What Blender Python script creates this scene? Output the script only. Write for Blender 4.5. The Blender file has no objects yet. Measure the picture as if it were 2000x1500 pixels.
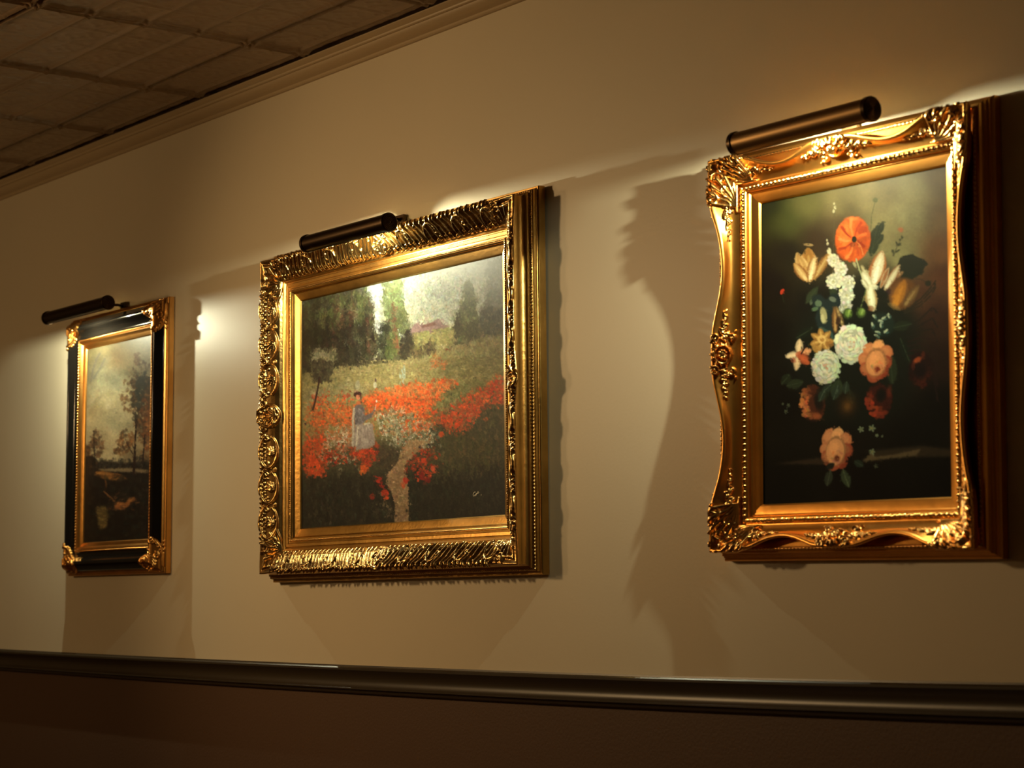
import bpy, math, random
import numpy as np
from mathutils import Matrix, Vector

C = bpy.context.scene.collection
sc = bpy.context.scene
rnd = random.Random(7)
rng = np.random.default_rng(11)

# ------------------------------------------------------------------ camera
F_PX, YAW, PITCH, ROLL, CAM_D, CAM_Z = 4049.92, 0.917456, 0.107588, -0.003988, 2.91802, 1.2789
cy, sy, cp, sp = math.cos(YAW), math.sin(YAW), math.cos(PITCH), math.sin(PITCH)
fw = Vector((-sy * cp, cy * cp, sp)); rt = Vector((cy, sy, 0)); up = rt.cross(fw)
r_ = math.cos(ROLL) * rt + math.sin(ROLL) * up
u_ = -math.sin(ROLL) * rt + math.cos(ROLL) * up
cam_data = bpy.data.cameras.new('camera')
cam = bpy.data.objects.new('camera', cam_data); C.objects.link(cam)
M = Matrix((r_, u_, -fw)).transposed().to_4x4(); M.translation = Vector((0, -CAM_D, CAM_Z))
cam.matrix_world = M
cam_data.sensor_width = 36; cam_data.lens = F_PX * 36 / 2000
cam_data.clip_start = 0.05; cam_data.clip_end = 60
cam_data.dof.use_dof = True
cam_data.dof.focus_distance = 4.95
cam_data.dof.aperture_fstop = 5.0
cam_data.dof.aperture_blades = 9
sc.camera = cam

# ------------------------------------------------------------------ world, room light, exposure
w = bpy.data.worlds.new('room_ambience'); sc.world = w; w.use_nodes = True
w.node_tree.nodes['Background'].inputs[0].default_value = (1, .62, .32, 1)
w.node_tree.nodes['Background'].inputs[1].default_value = 0.012
sc.view_settings.view_transform = 'Standard'; sc.view_settings.look = 'None'
sc.view_settings.gamma = 1; sc.view_settings.exposure = 0.0
sc.view_settings.use_curve_mapping = False

def room_lamp(name, loc, power, col, radius):
    l = bpy.data.lights.new(name, 'POINT'); l.energy = power; l.color = col; l.shadow_soft_size = radius
    o = bpy.data.objects.new(name, l); C.objects.link(o); o.location = loc
    return o
WARM = (1, .64, .29)
room_lamp('room_lamp_light', (-6.4, -2.4, 2.10), 26, WARM, .10)
def fill_spot(loc, target, power, col, size, radius):
    l = bpy.data.lights.new('fill_spot_light', 'SPOT'); l.energy = power; l.color = col; l.shadow_soft_size = radius
    l.spot_size = math.radians(size); l.spot_blend = 1.0
    o = bpy.data.objects.new('fill_spot_light', l); C.objects.link(o); o.location = loc
    o.rotation_euler = (Vector(target) - Vector(loc)).to_track_quat('-Z', 'Y').to_euler()
fill_spot((-5.8, -2.4, 2.40), (-3.62, 0, 1.38), 99, WARM, 82, .09)  # unseen spot added as fill, strongest at the middle of the wall
BULB_POWER = dict(left=19500.0, middle=21000.0, right=24500.0)

# ------------------------------------------------------------------ helpers
def tag(o, label=None, cat=None, group=None, kind=None):
    if label: o['label'] = label
    if cat: o['category'] = cat
    if group: o['group'] = group
    if kind: o['kind'] = kind
    return o

def mesh_obj(name, V, Fc, mat, parent=None, smooth=True):
    V = np.asarray(V, dtype=np.float32)
    me = bpy.data.meshes.new(name)
    if isinstance(Fc, np.ndarray):
        n = len(Fc); k = Fc.shape[1]
        me.vertices.add(len(V)); me.vertices.foreach_set('co', V.ravel())
        me.loops.add(n * k); me.loops.foreach_set('vertex_index', Fc.astype(np.int32).ravel())
        me.polygons.add(n)
        me.polygons.foreach_set('loop_start', np.arange(0, n * k, k, dtype=np.int32))
        me.polygons.foreach_set('loop_total', np.full(n, k, dtype=np.int32))
    else:
        me.from_pydata([tuple(v) for v in V], [], Fc)
    me.update(calc_edges=True); me.validate()
    me.polygons.foreach_set('use_smooth', np.full(len(me.polygons), smooth))
    me.materials.append(mat)
    o = bpy.data.objects.new(name, me); C.objects.link(o)
    if parent: o.parent = parent
    return o

def empty(name, loc, parent=None):
    o = bpy.data.objects.new(name, None); C.objects.link(o); o.location = loc; o.empty_display_size = .1
    if parent: o.parent = parent
    return o

def grid_faces(n, m, off=0, keep=None):
    i, j = np.meshgrid(np.arange(n - 1), np.arange(m - 1), indexing='ij')
    a = (i * m + j).ravel() + off
    f = np.stack([a, a + 1, a + m + 1, a + m], 1)
    if keep is not None: f = f[keep.ravel()]
    return f

def nodes_mat(name):
    m = bpy.data.materials.new(name); m.use_nodes = True
    nt = m.node_tree; b = nt.nodes['Principled BSDF']
    return m, nt, b

def simple_mat(name, col, rough, metal=0, bump=0, bscale=60, var=0, vscale=8, coat=0, spec=.5):
    m, nt, b = nodes_mat(name)
    b.inputs['Base Color'].default_value = (*col, 1); b.inputs['Roughness'].default_value = rough
    b.inputs['Metallic'].default_value = metal; b.inputs['Specular IOR Level'].default_value = spec
    if coat:
        b.inputs['Coat Weight'].default_value = coat; b.inputs['Coat Roughness'].default_value = .12
    tc = nt.nodes.new('ShaderNodeTexCoord')
    if var:
        n = nt.nodes.new('ShaderNodeTexNoise'); n.inputs['Scale'].default_value = vscale; n.inputs['Detail'].default_value = 6
        nt.links.new(tc.outputs['Object'], n.inputs['Vector'])
        r = nt.nodes.new('ShaderNodeValToRGB')
        r.color_ramp.elements[0].position = .3; r.color_ramp.elements[1].position = .7
        r.color_ramp.elements[0].color = (*[c * (1 - var) for c in col], 1)
        r.color_ramp.elements[1].color = (*[min(1, c * (1 + var)) for c in col], 1)
        nt.links.new(n.outputs['Fac'], r.inputs['Fac']); nt.links.new(r.outputs['Color'], b.inputs['Base Color'])
    if bump:
        n = nt.nodes.new('ShaderNodeTexNoise'); n.inputs['Scale'].default_value = bscale; n.inputs['Detail'].default_value = 4
        nt.links.new(tc.outputs['Object'], n.inputs['Vector'])
        bp = nt.nodes.new('ShaderNodeBump'); bp.inputs['Strength'].default_value = bump; bp.inputs['Distance'].default_value = .002
        nt.links.new(n.outputs['Fac'], bp.inputs['Height']); nt.links.new(bp.outputs['Normal'], b.inputs['Normal'])
    return m

M_WALL = simple_mat('beige_wall_paint', (.74, .65, .48), .43, bump=.07, bscale=140, var=.02, vscale=2, spec=.5)
M_LOWER = simple_mat('brown_wall_paint', (.115, .066, .042), .5, bump=.25, bscale=140, spec=.3)
M_RAIL = simple_mat('dark_olive_gloss_paint', (.042, .031, .019), .36, bump=.08, bscale=30, spec=.45)
M_CROWN = simple_mat('cream_moulding_paint', (.50, .38, .23), .45, bump=.1)
M_TIN = simple_mat('pressed_tin_paint', (.27, .185, .115), .33, bump=.35, bscale=25, var=.08, vscale=5, spec=.6)
M_FLOOR = simple_mat('wood_floor_stain', (.11, .05, .025), .4)
M_DARKGAP = simple_mat('dark_ceiling_gap', (.02, .013, .008), .8)
M_GOLD_M = simple_mat('antique_gold_leaf', (.54, .31, .085), .30, 1, bump=.25, bscale=90, var=.22, vscale=14)
M_GOLD_MC = simple_mat('carved_antique_gold', (.60, .37, .13), .24, 1, bump=.3, bscale=120, var=.2, vscale=30)
M_GOLD_R = simple_mat('orange_gold_leaf', (.78, .36, .075), .30, 1, bump=.15, bscale=70, var=.1, vscale=12)
M_GOLD_RC = simple_mat('orange_gold_ornament', (.80, .42, .12), .24, 1, bump=.2, bscale=120, var=.12, vscale=30)
M_GOLD_L = simple_mat('warm_gold_leaf', (.70, .34, .085), .32, 1, bump=.2, bscale=80, var=.15, vscale=12)
M_BLACK = simple_mat('black_lacquer', (.006, .005, .004), .10, spec=.3)
M_BRONZE = simple_mat('oil_rubbed_bronze', (.07, .045, .026), .30, 1, bump=.05, bscale=200)
M_BRONZE_R = simple_mat('antique_brown_bronze', (.30, .185, .085), .40, 1, bump=.05, bscale=200)
M_BRASS_IN = simple_mat('shade_inner_brass', (.42, .33, .18), .5)
def bulb_mat(k):
    m, nt, b = nodes_mat('glowing_tubular_bulb')
    b.inputs['Base Color'].default_value = (.9, .9, .85, 1)
    b.inputs['Emission Color'].default_value = (1, .98, .68, 1)
    b.inputs['Emission Strength'].default_value = BULB_POWER[k]
    return m
M_BULBS = {k: bulb_mat(k) for k in BULB_POWER}

# ------------------------------------------------------------------ the room
CEIL = 2.749
X0, X1, Y1 = -10.5, 1.6, -5.2
def box(name, a, b, mat, kind='structure', parent=None):
    (x0, y0, z0), (x1, y1, z1) = a, b
    V = [(x, y, z) for x in (x0, x1) for y in (y0, y1) for z in (z0, z1)]
    Fc = [(0, 1, 3, 2), (4, 6, 7, 5), (0, 4, 5, 1), (2, 3, 7, 6), (0, 2, 6, 4), (1, 5, 7, 3)]
    o = mesh_obj(name, V, Fc, mat, parent, False)
    if kind: o['kind'] = kind
    return o
box('wall_front', (X0, 0, 1.10), (X1, .12, CEIL + .1), M_WALL)
box('wall_front_lower', (X0, 0, 0), (X1, .12, 1.10), M_LOWER)
box('wall_back', (X0, Y1 - .12, 0), (X1, Y1, CEIL + .1), M_WALL)
box('wall_left', (X0 - .12, Y1, 0), (X0, .12, CEIL + .1), M_WALL)
box('wall_right', (X1, Y1, 0), (X1 + .12, .12, CEIL + .1), M_WALL)
box('floor', (X0 - .12, Y1 - .12, -.1), (X1 + .12, .12, 0), M_FLOOR)

def extrude_profile(name, prof, xs, zoff, mat):
    # prof: (out from wall, z) pairs swept along the wall
    prof = np.array(prof); V = []
    for x, dz in zip(xs, zoff):
        for p in prof: V.append((x, -p[0], p[1] + dz))
    o = mesh_obj(name, V, grid_faces(len(xs), len(prof)), mat, None, True)
    o['kind'] = 'structure'
    try:
        o.data.set_sharp_from_angle(angle=math.radians(32))
    except Exception: pass
    return o
# chair rail, bent up about a centimetre towards both ends to imitate lens distortion
xs = np.linspace(X0, X1, 120)
zo = np.where(xs < -3.9, np.minimum(.0017 * (xs + 3.9) ** 2, .014), np.minimum(.0045 * (xs + 3.9) ** 2, .012))
rail = [(0, 1.134), (.006, 1.1355), (.012, 1.1355), (.013, 1.132), (.026, 1.132), (.029, 1.129), (.029, 1.124), (.024, 1.119), (.019, 1.112),
        (.0165, 1.104), (.016, 1.096), (.0175, 1.088), (.021, 1.082), (.0235, 1.0795), (.0235, 1.0765), (.019, 1.0745), (.015, 1.0735),
        (.013, 1.067), (.008, 1.0645), (0, 1.064)]
extrude_profile('trim_1', rail, xs, zo, M_RAIL)
cz = CEIL
crown = [(0, 2.700), (.008, 2.700), (.0105, 2.703), (.0105, 2.708), (.014, 2.710), (.020, 2.7115), (.030, 2.7175), (.035, 2.725), (.0365, 2.7285),
         (.041, 2.7285), (.044, 2.7305), (.0455, 2.734), (.049, 2.736), (.056, 2.7395), (.059, 2.7425), (.059, 2.7455), (.0, 2.7455)]
extrude_profile('trim_2', crown, np.linspace(X0, X1, 60), np.zeros(60), M_CROWN)

# pressed tin ceiling: relief of joints, squares and little bosses
def tin_ceiling():
    xa, xb, dx = -8.2, -1.6, .0068
    ya, yb = -2.0, -.066
    nx = int((xb - xa) / dx); ny = int((yb - ya) / .0065)
    X = np.linspace(xa, xb, nx); Y = np.linspace(ya, yb, ny)
    XX, YY = np.meshgrid(X, Y, indexing='ij')
    def near(v, o, p):
        d = (v - o) / p; return np.abs(d - np.round(d)) * p
    dj = near(XX, -4.62, .5733); dk = near(YY, -.245, .60)
    H = np.zeros_like(XX)
    sq = np.maximum(np.exp(-(near(XX, -4.62, .5733 / 4) / .006) ** 2) * .45, np.exp(-(near(YY, -.245, .15) / .006) ** 2) * .8) * .004
    H += sq
    for d in (dj, dk):
        H += .006 * np.exp(-((d - .011) / .005) ** 2) - .008 * np.exp(-(d / .0028) ** 2)
    # bosses and rings inside each small square
    cx = (XX + 4.62) / (.5733 / 4); cyy = (YY + .245) / .15
    fx = (cx - np.floor(cx) - .5) * .1433; fy = (cyy - np.floor(cyy) - .5) * .15
    rr = np.hypot(fx, fy); th = np.arctan2(fy, fx)
    H += .0020 * np.exp(-(rr / .008) ** 2) + .0014 * np.exp(-((rr - .034 - .008 * np.cos(4 * th)) / .0045) ** 2)
    for sx in (-1, 1):
        for sy_ in (-1, 1):
            H += .0022 * np.exp(-(np.hypot(fx - sx * .052, fy - sy_ * .052) / .006) ** 2)
            H += .0018 * np.exp(-(np.hypot(fx - sx * .060, fy) / .004) ** 2) * (sy_ > 0)
    kn = rng.random((40, 16)); import_i = ((XX - xa) / (xb - xa) * 38.99); import_j = ((YY - ya) / (yb - ya) * 14.99)
    i0 = import_i.astype(int); j0 = import_j.astype(int); fi = import_i - i0; fj = import_j - j0
    wob = (kn[i0, j0] * (1 - fi) * (1 - fj) + kn[i0 + 1, j0] * fi * (1 - fj) + kn[i0, j0 + 1] * (1 - fi) * fj + kn[i0 + 1, j0 + 1] * fi * fj)
    H += wob * .003
    V = np.stack([XX, YY, CEIL - H * 1.5 + .006], -1).reshape(-1, 3)
    return V, grid_faces(nx, ny)
V, Fc = tin_ceiling()
ceil = mesh_obj('ceiling', V, Fc, M_TIN); ceil['kind'] = 'structure'
slab = box('ceiling_slab', (X0 - .12, Y1 - .12, CEIL + .0125), (X1 + .12, .12, CEIL + .12), M_TIN)
slab.name = 'ceiling_2'

# ------------------------------------------------------------------ frame building
def densify(prof, step):
    P = [np.array(prof[0], float)]
    for a, b in zip(prof[:-1], prof[1:]):
        a = np.array(a, float); b = np.array(b, float); n = max(1, int(round(np.linalg.norm(b - a) / step)))
        for k in range(1, n + 1): P.append(a + (b - a) * k / n)
    return np.array(P)

def place(side, hw, hh, al, m, d):
    # side 0 top, 1 right, 2 bottom, 3 left; al runs along the side, m outward, d out of the wall
    if side == 0: return np.stack([al, -d, hh + m], -1)
    if side == 1: return np.stack([hw + m, -d, -al], -1)
    if side == 2: return np.stack([-al, -d, -(hh + m)], -1)
    return np.stack([-(hw + m), -d, al], -1)

def sweep(name, hw, hh, prof, mat, parent, step=.004, dstep=.01, relief=None, scallop=None, keep=None, sides=(0, 1, 2, 3),
          srange=None, lift=0):
    """relief(side, s, half, jv, arc) -> height; s = distance from the nearer corner; srange keeps a stretch of each side"""
    P = densify(prof, dstep)
    T = np.gradient(P, axis=0); T /= np.linalg.norm(T, axis=1)[:, None] + 1e-12
    N = np.stack([-T[:, 1], T[:, 0]], 1)
    arc = np.concatenate([[0], np.cumsum(np.linalg.norm(np.diff(P, axis=0), axis=1))])
    Vs, Fs, off = [], [], 0
    for side in sides:
        a = hw if side in (0, 2) else hh
        L = 2 * (a + P[:, 0].max())
        if srange is None: t0, t1 = -1., 1.
        else: t0, t1 = srange(side, a)
        nt = max(2, int(L * (t1 - t0) / 2 / step) + 1)
        t = np.linspace(t0, t1, nt)[:, None]
        m = np.broadcast_to(P[:, 0][None], (nt, len(P))).copy(); d = np.broadcast_to(P[:, 1][None], m.shape).copy()
        al0 = t * (a + m)
        s0 = (a + P[:, 0].max()) - np.abs(al0)
        if scallop is not None:
            dm, dd = scallop(side, s0, a + P[:, 0].max(), m)
            m = m + dm; d = d + dd
        H = np.zeros_like(m) + lift
        if relief is not None:
            rel = relief(side, al0, s0, a + P[:, 0].max(), np.broadcast_to(arc[None], m.shape))
            H = H + rel
        m2 = m + N[:, 0][None] * H; d2 = d + N[:, 1][None] * H
        V = place(side, hw, hh, t * (a + m2), m2, d2).reshape(-1, 3)
        kp = None
        if keep is not None:
            k = keep(rel); kp = k[:-1, :-1] | k[1:, :-1] | k[:-1, 1:] | k[1:, 1:]
        Vs.append(V); Fs.append(grid_faces(nt, len(P), off, kp)); off += len(V)
    V = np.concatenate(Vs); Fc = np.concatenate(Fs)
    if keep is not None:      # drop loose vertices
        used = np.unique(Fc); mp = np.full(len(V), -1); mp[used] = np.arange(len(used)); V = V[used]; Fc = mp[Fc]
    o = mesh_obj(name, V, Fc, mat, parent, True)
    return o

class Relief:
    """a height map in metres over (along, across) that ridges and knobs are pressed into"""
    def __init__(s, L, W, res=.0008):
        s.res = res; s.n = int(L / res) + 2; s.m = int(W / res) + 2; s.H = np.zeros((s.n, s.m)); s.L, s.W = L, W
    def stamp(s, x, y, r, h, ry=None, ang=0):
        ry = ry or r; R = max(r, ry); q = s.res
        i0, i1 = max(0, int((x - R) / q)), min(s.n, int((x + R) / q) + 2)
        j0, j1 = max(0, int((y - R) / q)), min(s.m, int((y + R) / q) + 2)
        if i0 >= i1 or j0 >= j1: return
        X = (np.arange(i0, i1) * q - x)[:, None]; Y = (np.arange(j0, j1) * q - y)[None]
        if ang: X, Y = X * math.cos(ang) + Y * math.sin(ang), -X * math.sin(ang) + Y * math.cos(ang)
        D = 1 - (X / r) ** 2 - (Y / ry) ** 2
        Z = np.where(D > 0, h * np.sqrt(np.maximum(D, 0)), 0)
        s.H[i0:i1, j0:j1] = np.maximum(s.H[i0:i1, j0:j1], Z)
    def ridge(s, pts, r, h, taper=0.):
        pts = np.array(pts, float); seg = np.linalg.norm(np.diff(pts, axis=0), axis=1); tot = seg.sum()
        n = max(2, int(tot / (r * .35))); cum = np.concatenate([[0], np.cumsum(seg)])
        for k in range(n + 1):
            q = tot * k / n; x = np.interp(q, cum, pts[:, 0]); y = np.interp(q, cum, pts[:, 1]); f = 1 - taper * k / n
            s.stamp(x, y, r * f, h * f)
    def arcr(s, cx, cy_, rx, ry, a0, a1, r, h, taper=0.):
        A = np.radians(np.linspace(a0, a1, 24)); s.ridge(np.stack([cx + rx * np.cos(A), cy_ + ry * np.sin(A)], 1), r, h, taper)
    def scroll(s, cx, cy_, R, a0, turns, r, h, sgn=1):
        A = np.linspace(0, turns * 2 * math.pi, 40); rad = R * (1 - .8 * A / A[-1])
        s.ridge(np.stack([cx + rad * np.cos(math.radians(a0) + sgn * A), cy_ + rad * np.sin(math.radians(a0) + sgn * A)], 1), r, h, .3)
    def leaf(s, x, y, ang, L, wd, h):
        # lobed leaf: midrib with knobs on both sides
        c, q = math.cos(ang), math.sin(ang)
        s.ridge([(x, y), (x + L * c, y + L * q)], wd * .28, h, .5)
        for k in range(4):
            f = .15 + .22 * k; ww = wd * (1 - .6 * f)
            for sg in (-1, 1):
                s.stamp(x + L * f * c - sg * q * ww * .55, y + L * f * q + sg * c * ww * .55, ww * .48, h * .9, ww * .26, ang + sg * .7)
    def sample(s, x, y):
        i = np.clip(x / s.res, 0, s.n - 1.001); j = np.clip(y / s.res, 0, s.m - 1.001)
        i0 = i.astype(int); j0 = j.astype(int); fi = i - i0; fj = j - j0; H = s.H
        return H[i0, j0] * (1 - fi) * (1 - fj) + H[i0 + 1, j0] * fi * (1 - fj) + H[i0, j0 + 1] * (1 - fi) * fj + H[i0 + 1, j0 + 1] * fi * fj

def bead_relief(p, h, w):
    def f(side, al, s, half, arc):
        ph = (s / p) % 1 * 2 - 1
        y = (arc / w) * 2 - 1
        return h * np.sqrt(np.maximum(0, 1 - ph ** 2 - np.clip(y, -1, 1) ** 2 * .9))
    return f

def rng_corner(length):      # stretches that leave out the middle are made by two calls; here one corner = ends of two sides
    return None

# ---- canvases: the painted surface, colours laid stroke by stroke (see the painters below)
def canvas_mesh(name, W, H, d, nu, nv, colfn, mat, parent):
    U, Vv = np.meshgrid(np.linspace(0, 1, nu), np.linspace(0, 1, nv), indexing='ij')
    P = np.stack([(U - .5) * W, np.full_like(U, -d), (.5 - Vv) * H], -1).reshape(-1, 3)
    # back and edges of the stretched canvas
    o = mesh_obj(name, P, grid_faces(nu, nv), mat, parent, True)
    col = colfn(U.ravel(), Vv.ravel())
    ca = o.data.color_attributes.new('paint', 'FLOAT_COLOR', 'POINT')
    c4 = np.concatenate([col, np.ones((len(col), 1))], 1).astype(np.float32)
    ca.data.foreach_set('color', c4.ravel())
    return o

def paint_mat(name, rough, bump, coat=0.0, spec=.4, bs=260):
    m, nt, b = nodes_mat(name)
    a = nt.nodes.new('ShaderNodeAttribute'); a.attribute_name = 'paint'
    nt.links.new(a.outputs['Color'], b.inputs['Base Color'])
    b.inputs['Roughness'].default_value = rough; b.inputs['Specular IOR Level'].default_value = spec
    if coat: b.inputs['Coat Weight'].default_value = coat; b.inputs['Coat Roughness'].default_value = .25
    tc = nt.nodes.new('ShaderNodeTexCoord'); n = nt.nodes.new('ShaderNodeTexNoise')
    n.inputs['Scale'].default_value = bs; n.inputs['Detail'].default_value = 5
    nt.links.new(tc.outputs['Object'], n.inputs['Vector'])
    bp = nt.nodes.new('ShaderNodeBump'); bp.inputs['Strength'].default_value = bump; bp.inputs['Distance'].default_value = .0012
    nt.links.new(n.outputs['Fac'], bp.inputs['Height']); nt.links.new(bp.outputs['Normal'], b.inputs['Normal'])
    return m

# ------------------------------------------------------------------ picture lights
def tube(pts, r, n=12):
    pts = [Vector(p) for p in pts]; V = []; Fc = []
    for i, p in enumerate(pts):
        a = pts[max(0, i - 1)]; b = pts[min(len(pts) - 1, i + 1)]; t = (b - a).normalized()
        s = t.cross(Vector((1, 0, 0))).normalized() if abs(t.x) < .9 else t.cross(Vector((0, 0, 1))).normalized()
        q = t.cross(s)
        for k in range(n):
            an = 2 * math.pi * k / n; V.append(p + r * (math.cos(an) * s + math.sin(an) * q))
    for i in range(len(pts) - 1):
        for k in range(n): Fc.append((i * n + k, i * n + (k + 1) % n, (i + 1) * n + (k + 1) % n, (i + 1) * n + k))
    Fc.append(tuple(range(n))[::-1]); Fc.append(tuple(range((len(pts) - 1) * n, len(pts) * n)))
    return V, Fc

def lathe_x(prof, n=40):      # profile (x, r) turned about the x axis, closed at both ends
    V = []; Fc = []
    for x, r in prof:
        for k in range(n):
            a = 2 * math.pi * k / n; V.append((x, r * math.cos(a), r * math.sin(a)))
    for i in range(len(prof) - 1):
        for k in range(n): Fc.append((i * n + k, i * n + (k + 1) % n, (i + 1) * n + (k + 1) % n, (i + 1) * n + k))
    Fc.append(tuple(range(n))[::-1]); Fc.append(tuple(range((len(prof) - 1) * n, len(prof) * n)))
    return V, Fc

def picture_light(label, X, Z, h, L, R, mat, a_up, a_front, top_z, armx, bulb, bulbx, cap_mat=None):
    root = empty('picture_light', (X, -h, Z)); tag(root, label, 'picture light', 'picture lights over the gilt frames')
    # shade: an open trough; angle 0 = towards the wall, 90 = down, 180 = towards the room
    th = .0013; n = 60
    A = np.radians(np.linspace(a_front, 360 + a_up, n))
    V = []
    for x in (-L / 2 + .004, L / 2 - .004):
        for rr in (R, R - th):
            for a in A: V.append((x, rr * math.cos(a), -rr * math.sin(a)))
    Fc = []
    for k in range(n - 1):
        o_, i_, o2, i2 = k, n + k, 2 * n + k, 3 * n + k
        Fc += [(o_, o_ + 1, o2 + 1, o2), (i_, i2, i2 + 1, i_ + 1), (o_, i_, i_ + 1, o_ + 1), (o2, o2 + 1, i2 + 1, i2)]
    for k in (0, n - 1): Fc.append((k, 2 * n + k, 3 * n + k, n + k))
    sh = mesh_obj('shade', V, Fc, mat, root)
    sh.data.set_sharp_from_angle(angle=math.radians(35))
    sh.data.materials.append(M_BRASS_IN)
    for p in sh.data.polygons:
        c = p.center; nn = p.normal
        if c.y * nn.y + c.z * nn.z < 0 and abs(nn.x) < .5: pass
    for idx, p in enumerate(sh.data.polygons):
        if idx < 4 * (n - 1) and idx % 4 == 1: p.material_index = 1
    # rolled lip along the two long edges
    for a in (A[0], A[-1]):
        V, Fc = tube([(-L / 2 + .003, R * math.cos(a), -R * math.sin(a)), (L / 2 - .003, R * math.cos(a), -R * math.sin(a))], .0016, 8)
        mesh_obj('shade_lip', V, Fc, mat, root)
    Rc = R + .0022
    for sg in (-1, 1):
        prof = [(-.008, R + .0006), (-.007, Rc), (.001, Rc), (.0035, Rc - .0015)]
        for k in range(5):
            r1 = Rc - .003 - k * .0038; prof += [(.0045, r1), (.0030, r1 - .0012), (.0030, r1 - .0022)]
        prof += [(.0048, .002), (.0048, .0006)]
        V, Fc = lathe_x([(sg * (L / 2 + x), r) for x, r in prof])
        ec = mesh_obj('end_cap', V, Fc, cap_mat or mat, root); ec.data.set_sharp_from_angle(angle=math.radians(30))
    # one small halogen capsule on its socket
    def shift(V): return [(v[0], v[1], v[2] - .001) for v in V]
    bx = bulbx - X; hl = .006
    V, Fc = tube([(bx, -.0045, .0105), (bx, -.0085, R - .003)], .0052, 14)
    mesh_obj('lamp_socket', V, Fc, M_BRASS_IN, root)
    V, Fc = tube([(bx, 0, .002), (bx, -.0045, .0108)], .0016, 8); mesh_obj('bulb_pins', V, Fc, M_BRASS_IN, root)
    V, Fc = lathe_x([(bx + hl * math.cos(a), .0045 * math.sin(a)) for a in np.linspace(.12, math.pi - .12, 7)], 12)
    mesh_obj('bulb', shift(V), Fc, bulb, root)
    # arm from the top of the frame, and its little mounting plate
    ax = armx - X; tz = top_z - Z
    pts = [(ax, h - .012, tz + .006), (ax, h - .03, tz + .008), (ax, h - .05, tz + .006), (ax * .98, .045, .012), (ax * .97, .028, .010), (ax * .96, R * .82, .008)]
    V, Fc = tube(pts, .0045, 12); mesh_obj('arm', V, Fc, mat, root)
    V, Fc = lathe_x([(ax - .012, .001), (ax - .012, .008), (ax + .012, .008), (ax + .012, .001)], 16)
    V = [(v[0], v[1] + R * .82 + .006, v[2] + .008) for v in V]
    mesh_obj('swivel_joint', V, Fc, mat, root)
    x0, x1 = ax - .02, ax + .02
    V = [(x, y, z) for x in (x0, x1) for y in (h - .0115, h - .002) for z in (tz - .003, tz + .018)]
    bp = mesh_obj('mounting_plate', V, [(0, 1, 3, 2), (4, 6, 7, 5), (0, 4, 5, 1), (2, 3, 7, 6), (0, 2, 6, 4), (1, 5, 7, 3)], mat, root, False)
    return root

# ================================================================== the paintings, brush stroke by brush stroke
def homography(src, dst):
    A = []
    for (x, y), (u, v) in zip(src, dst):
        A.append([x, y, 1, 0, 0, 0, -u * x, -u * y]); A.append([0, 0, 0, x, y, 1, -v * x, -v * y])
    h = np.linalg.solve(np.array(A, float), np.array([c for p in dst for c in p], float))
    return np.append(h, 1).reshape(3, 3)
UV4 = [(0, 0), (1, 0), (1, 1), (0, 1)]      # corners: top left, top right, bottom right, bottom left

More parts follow.
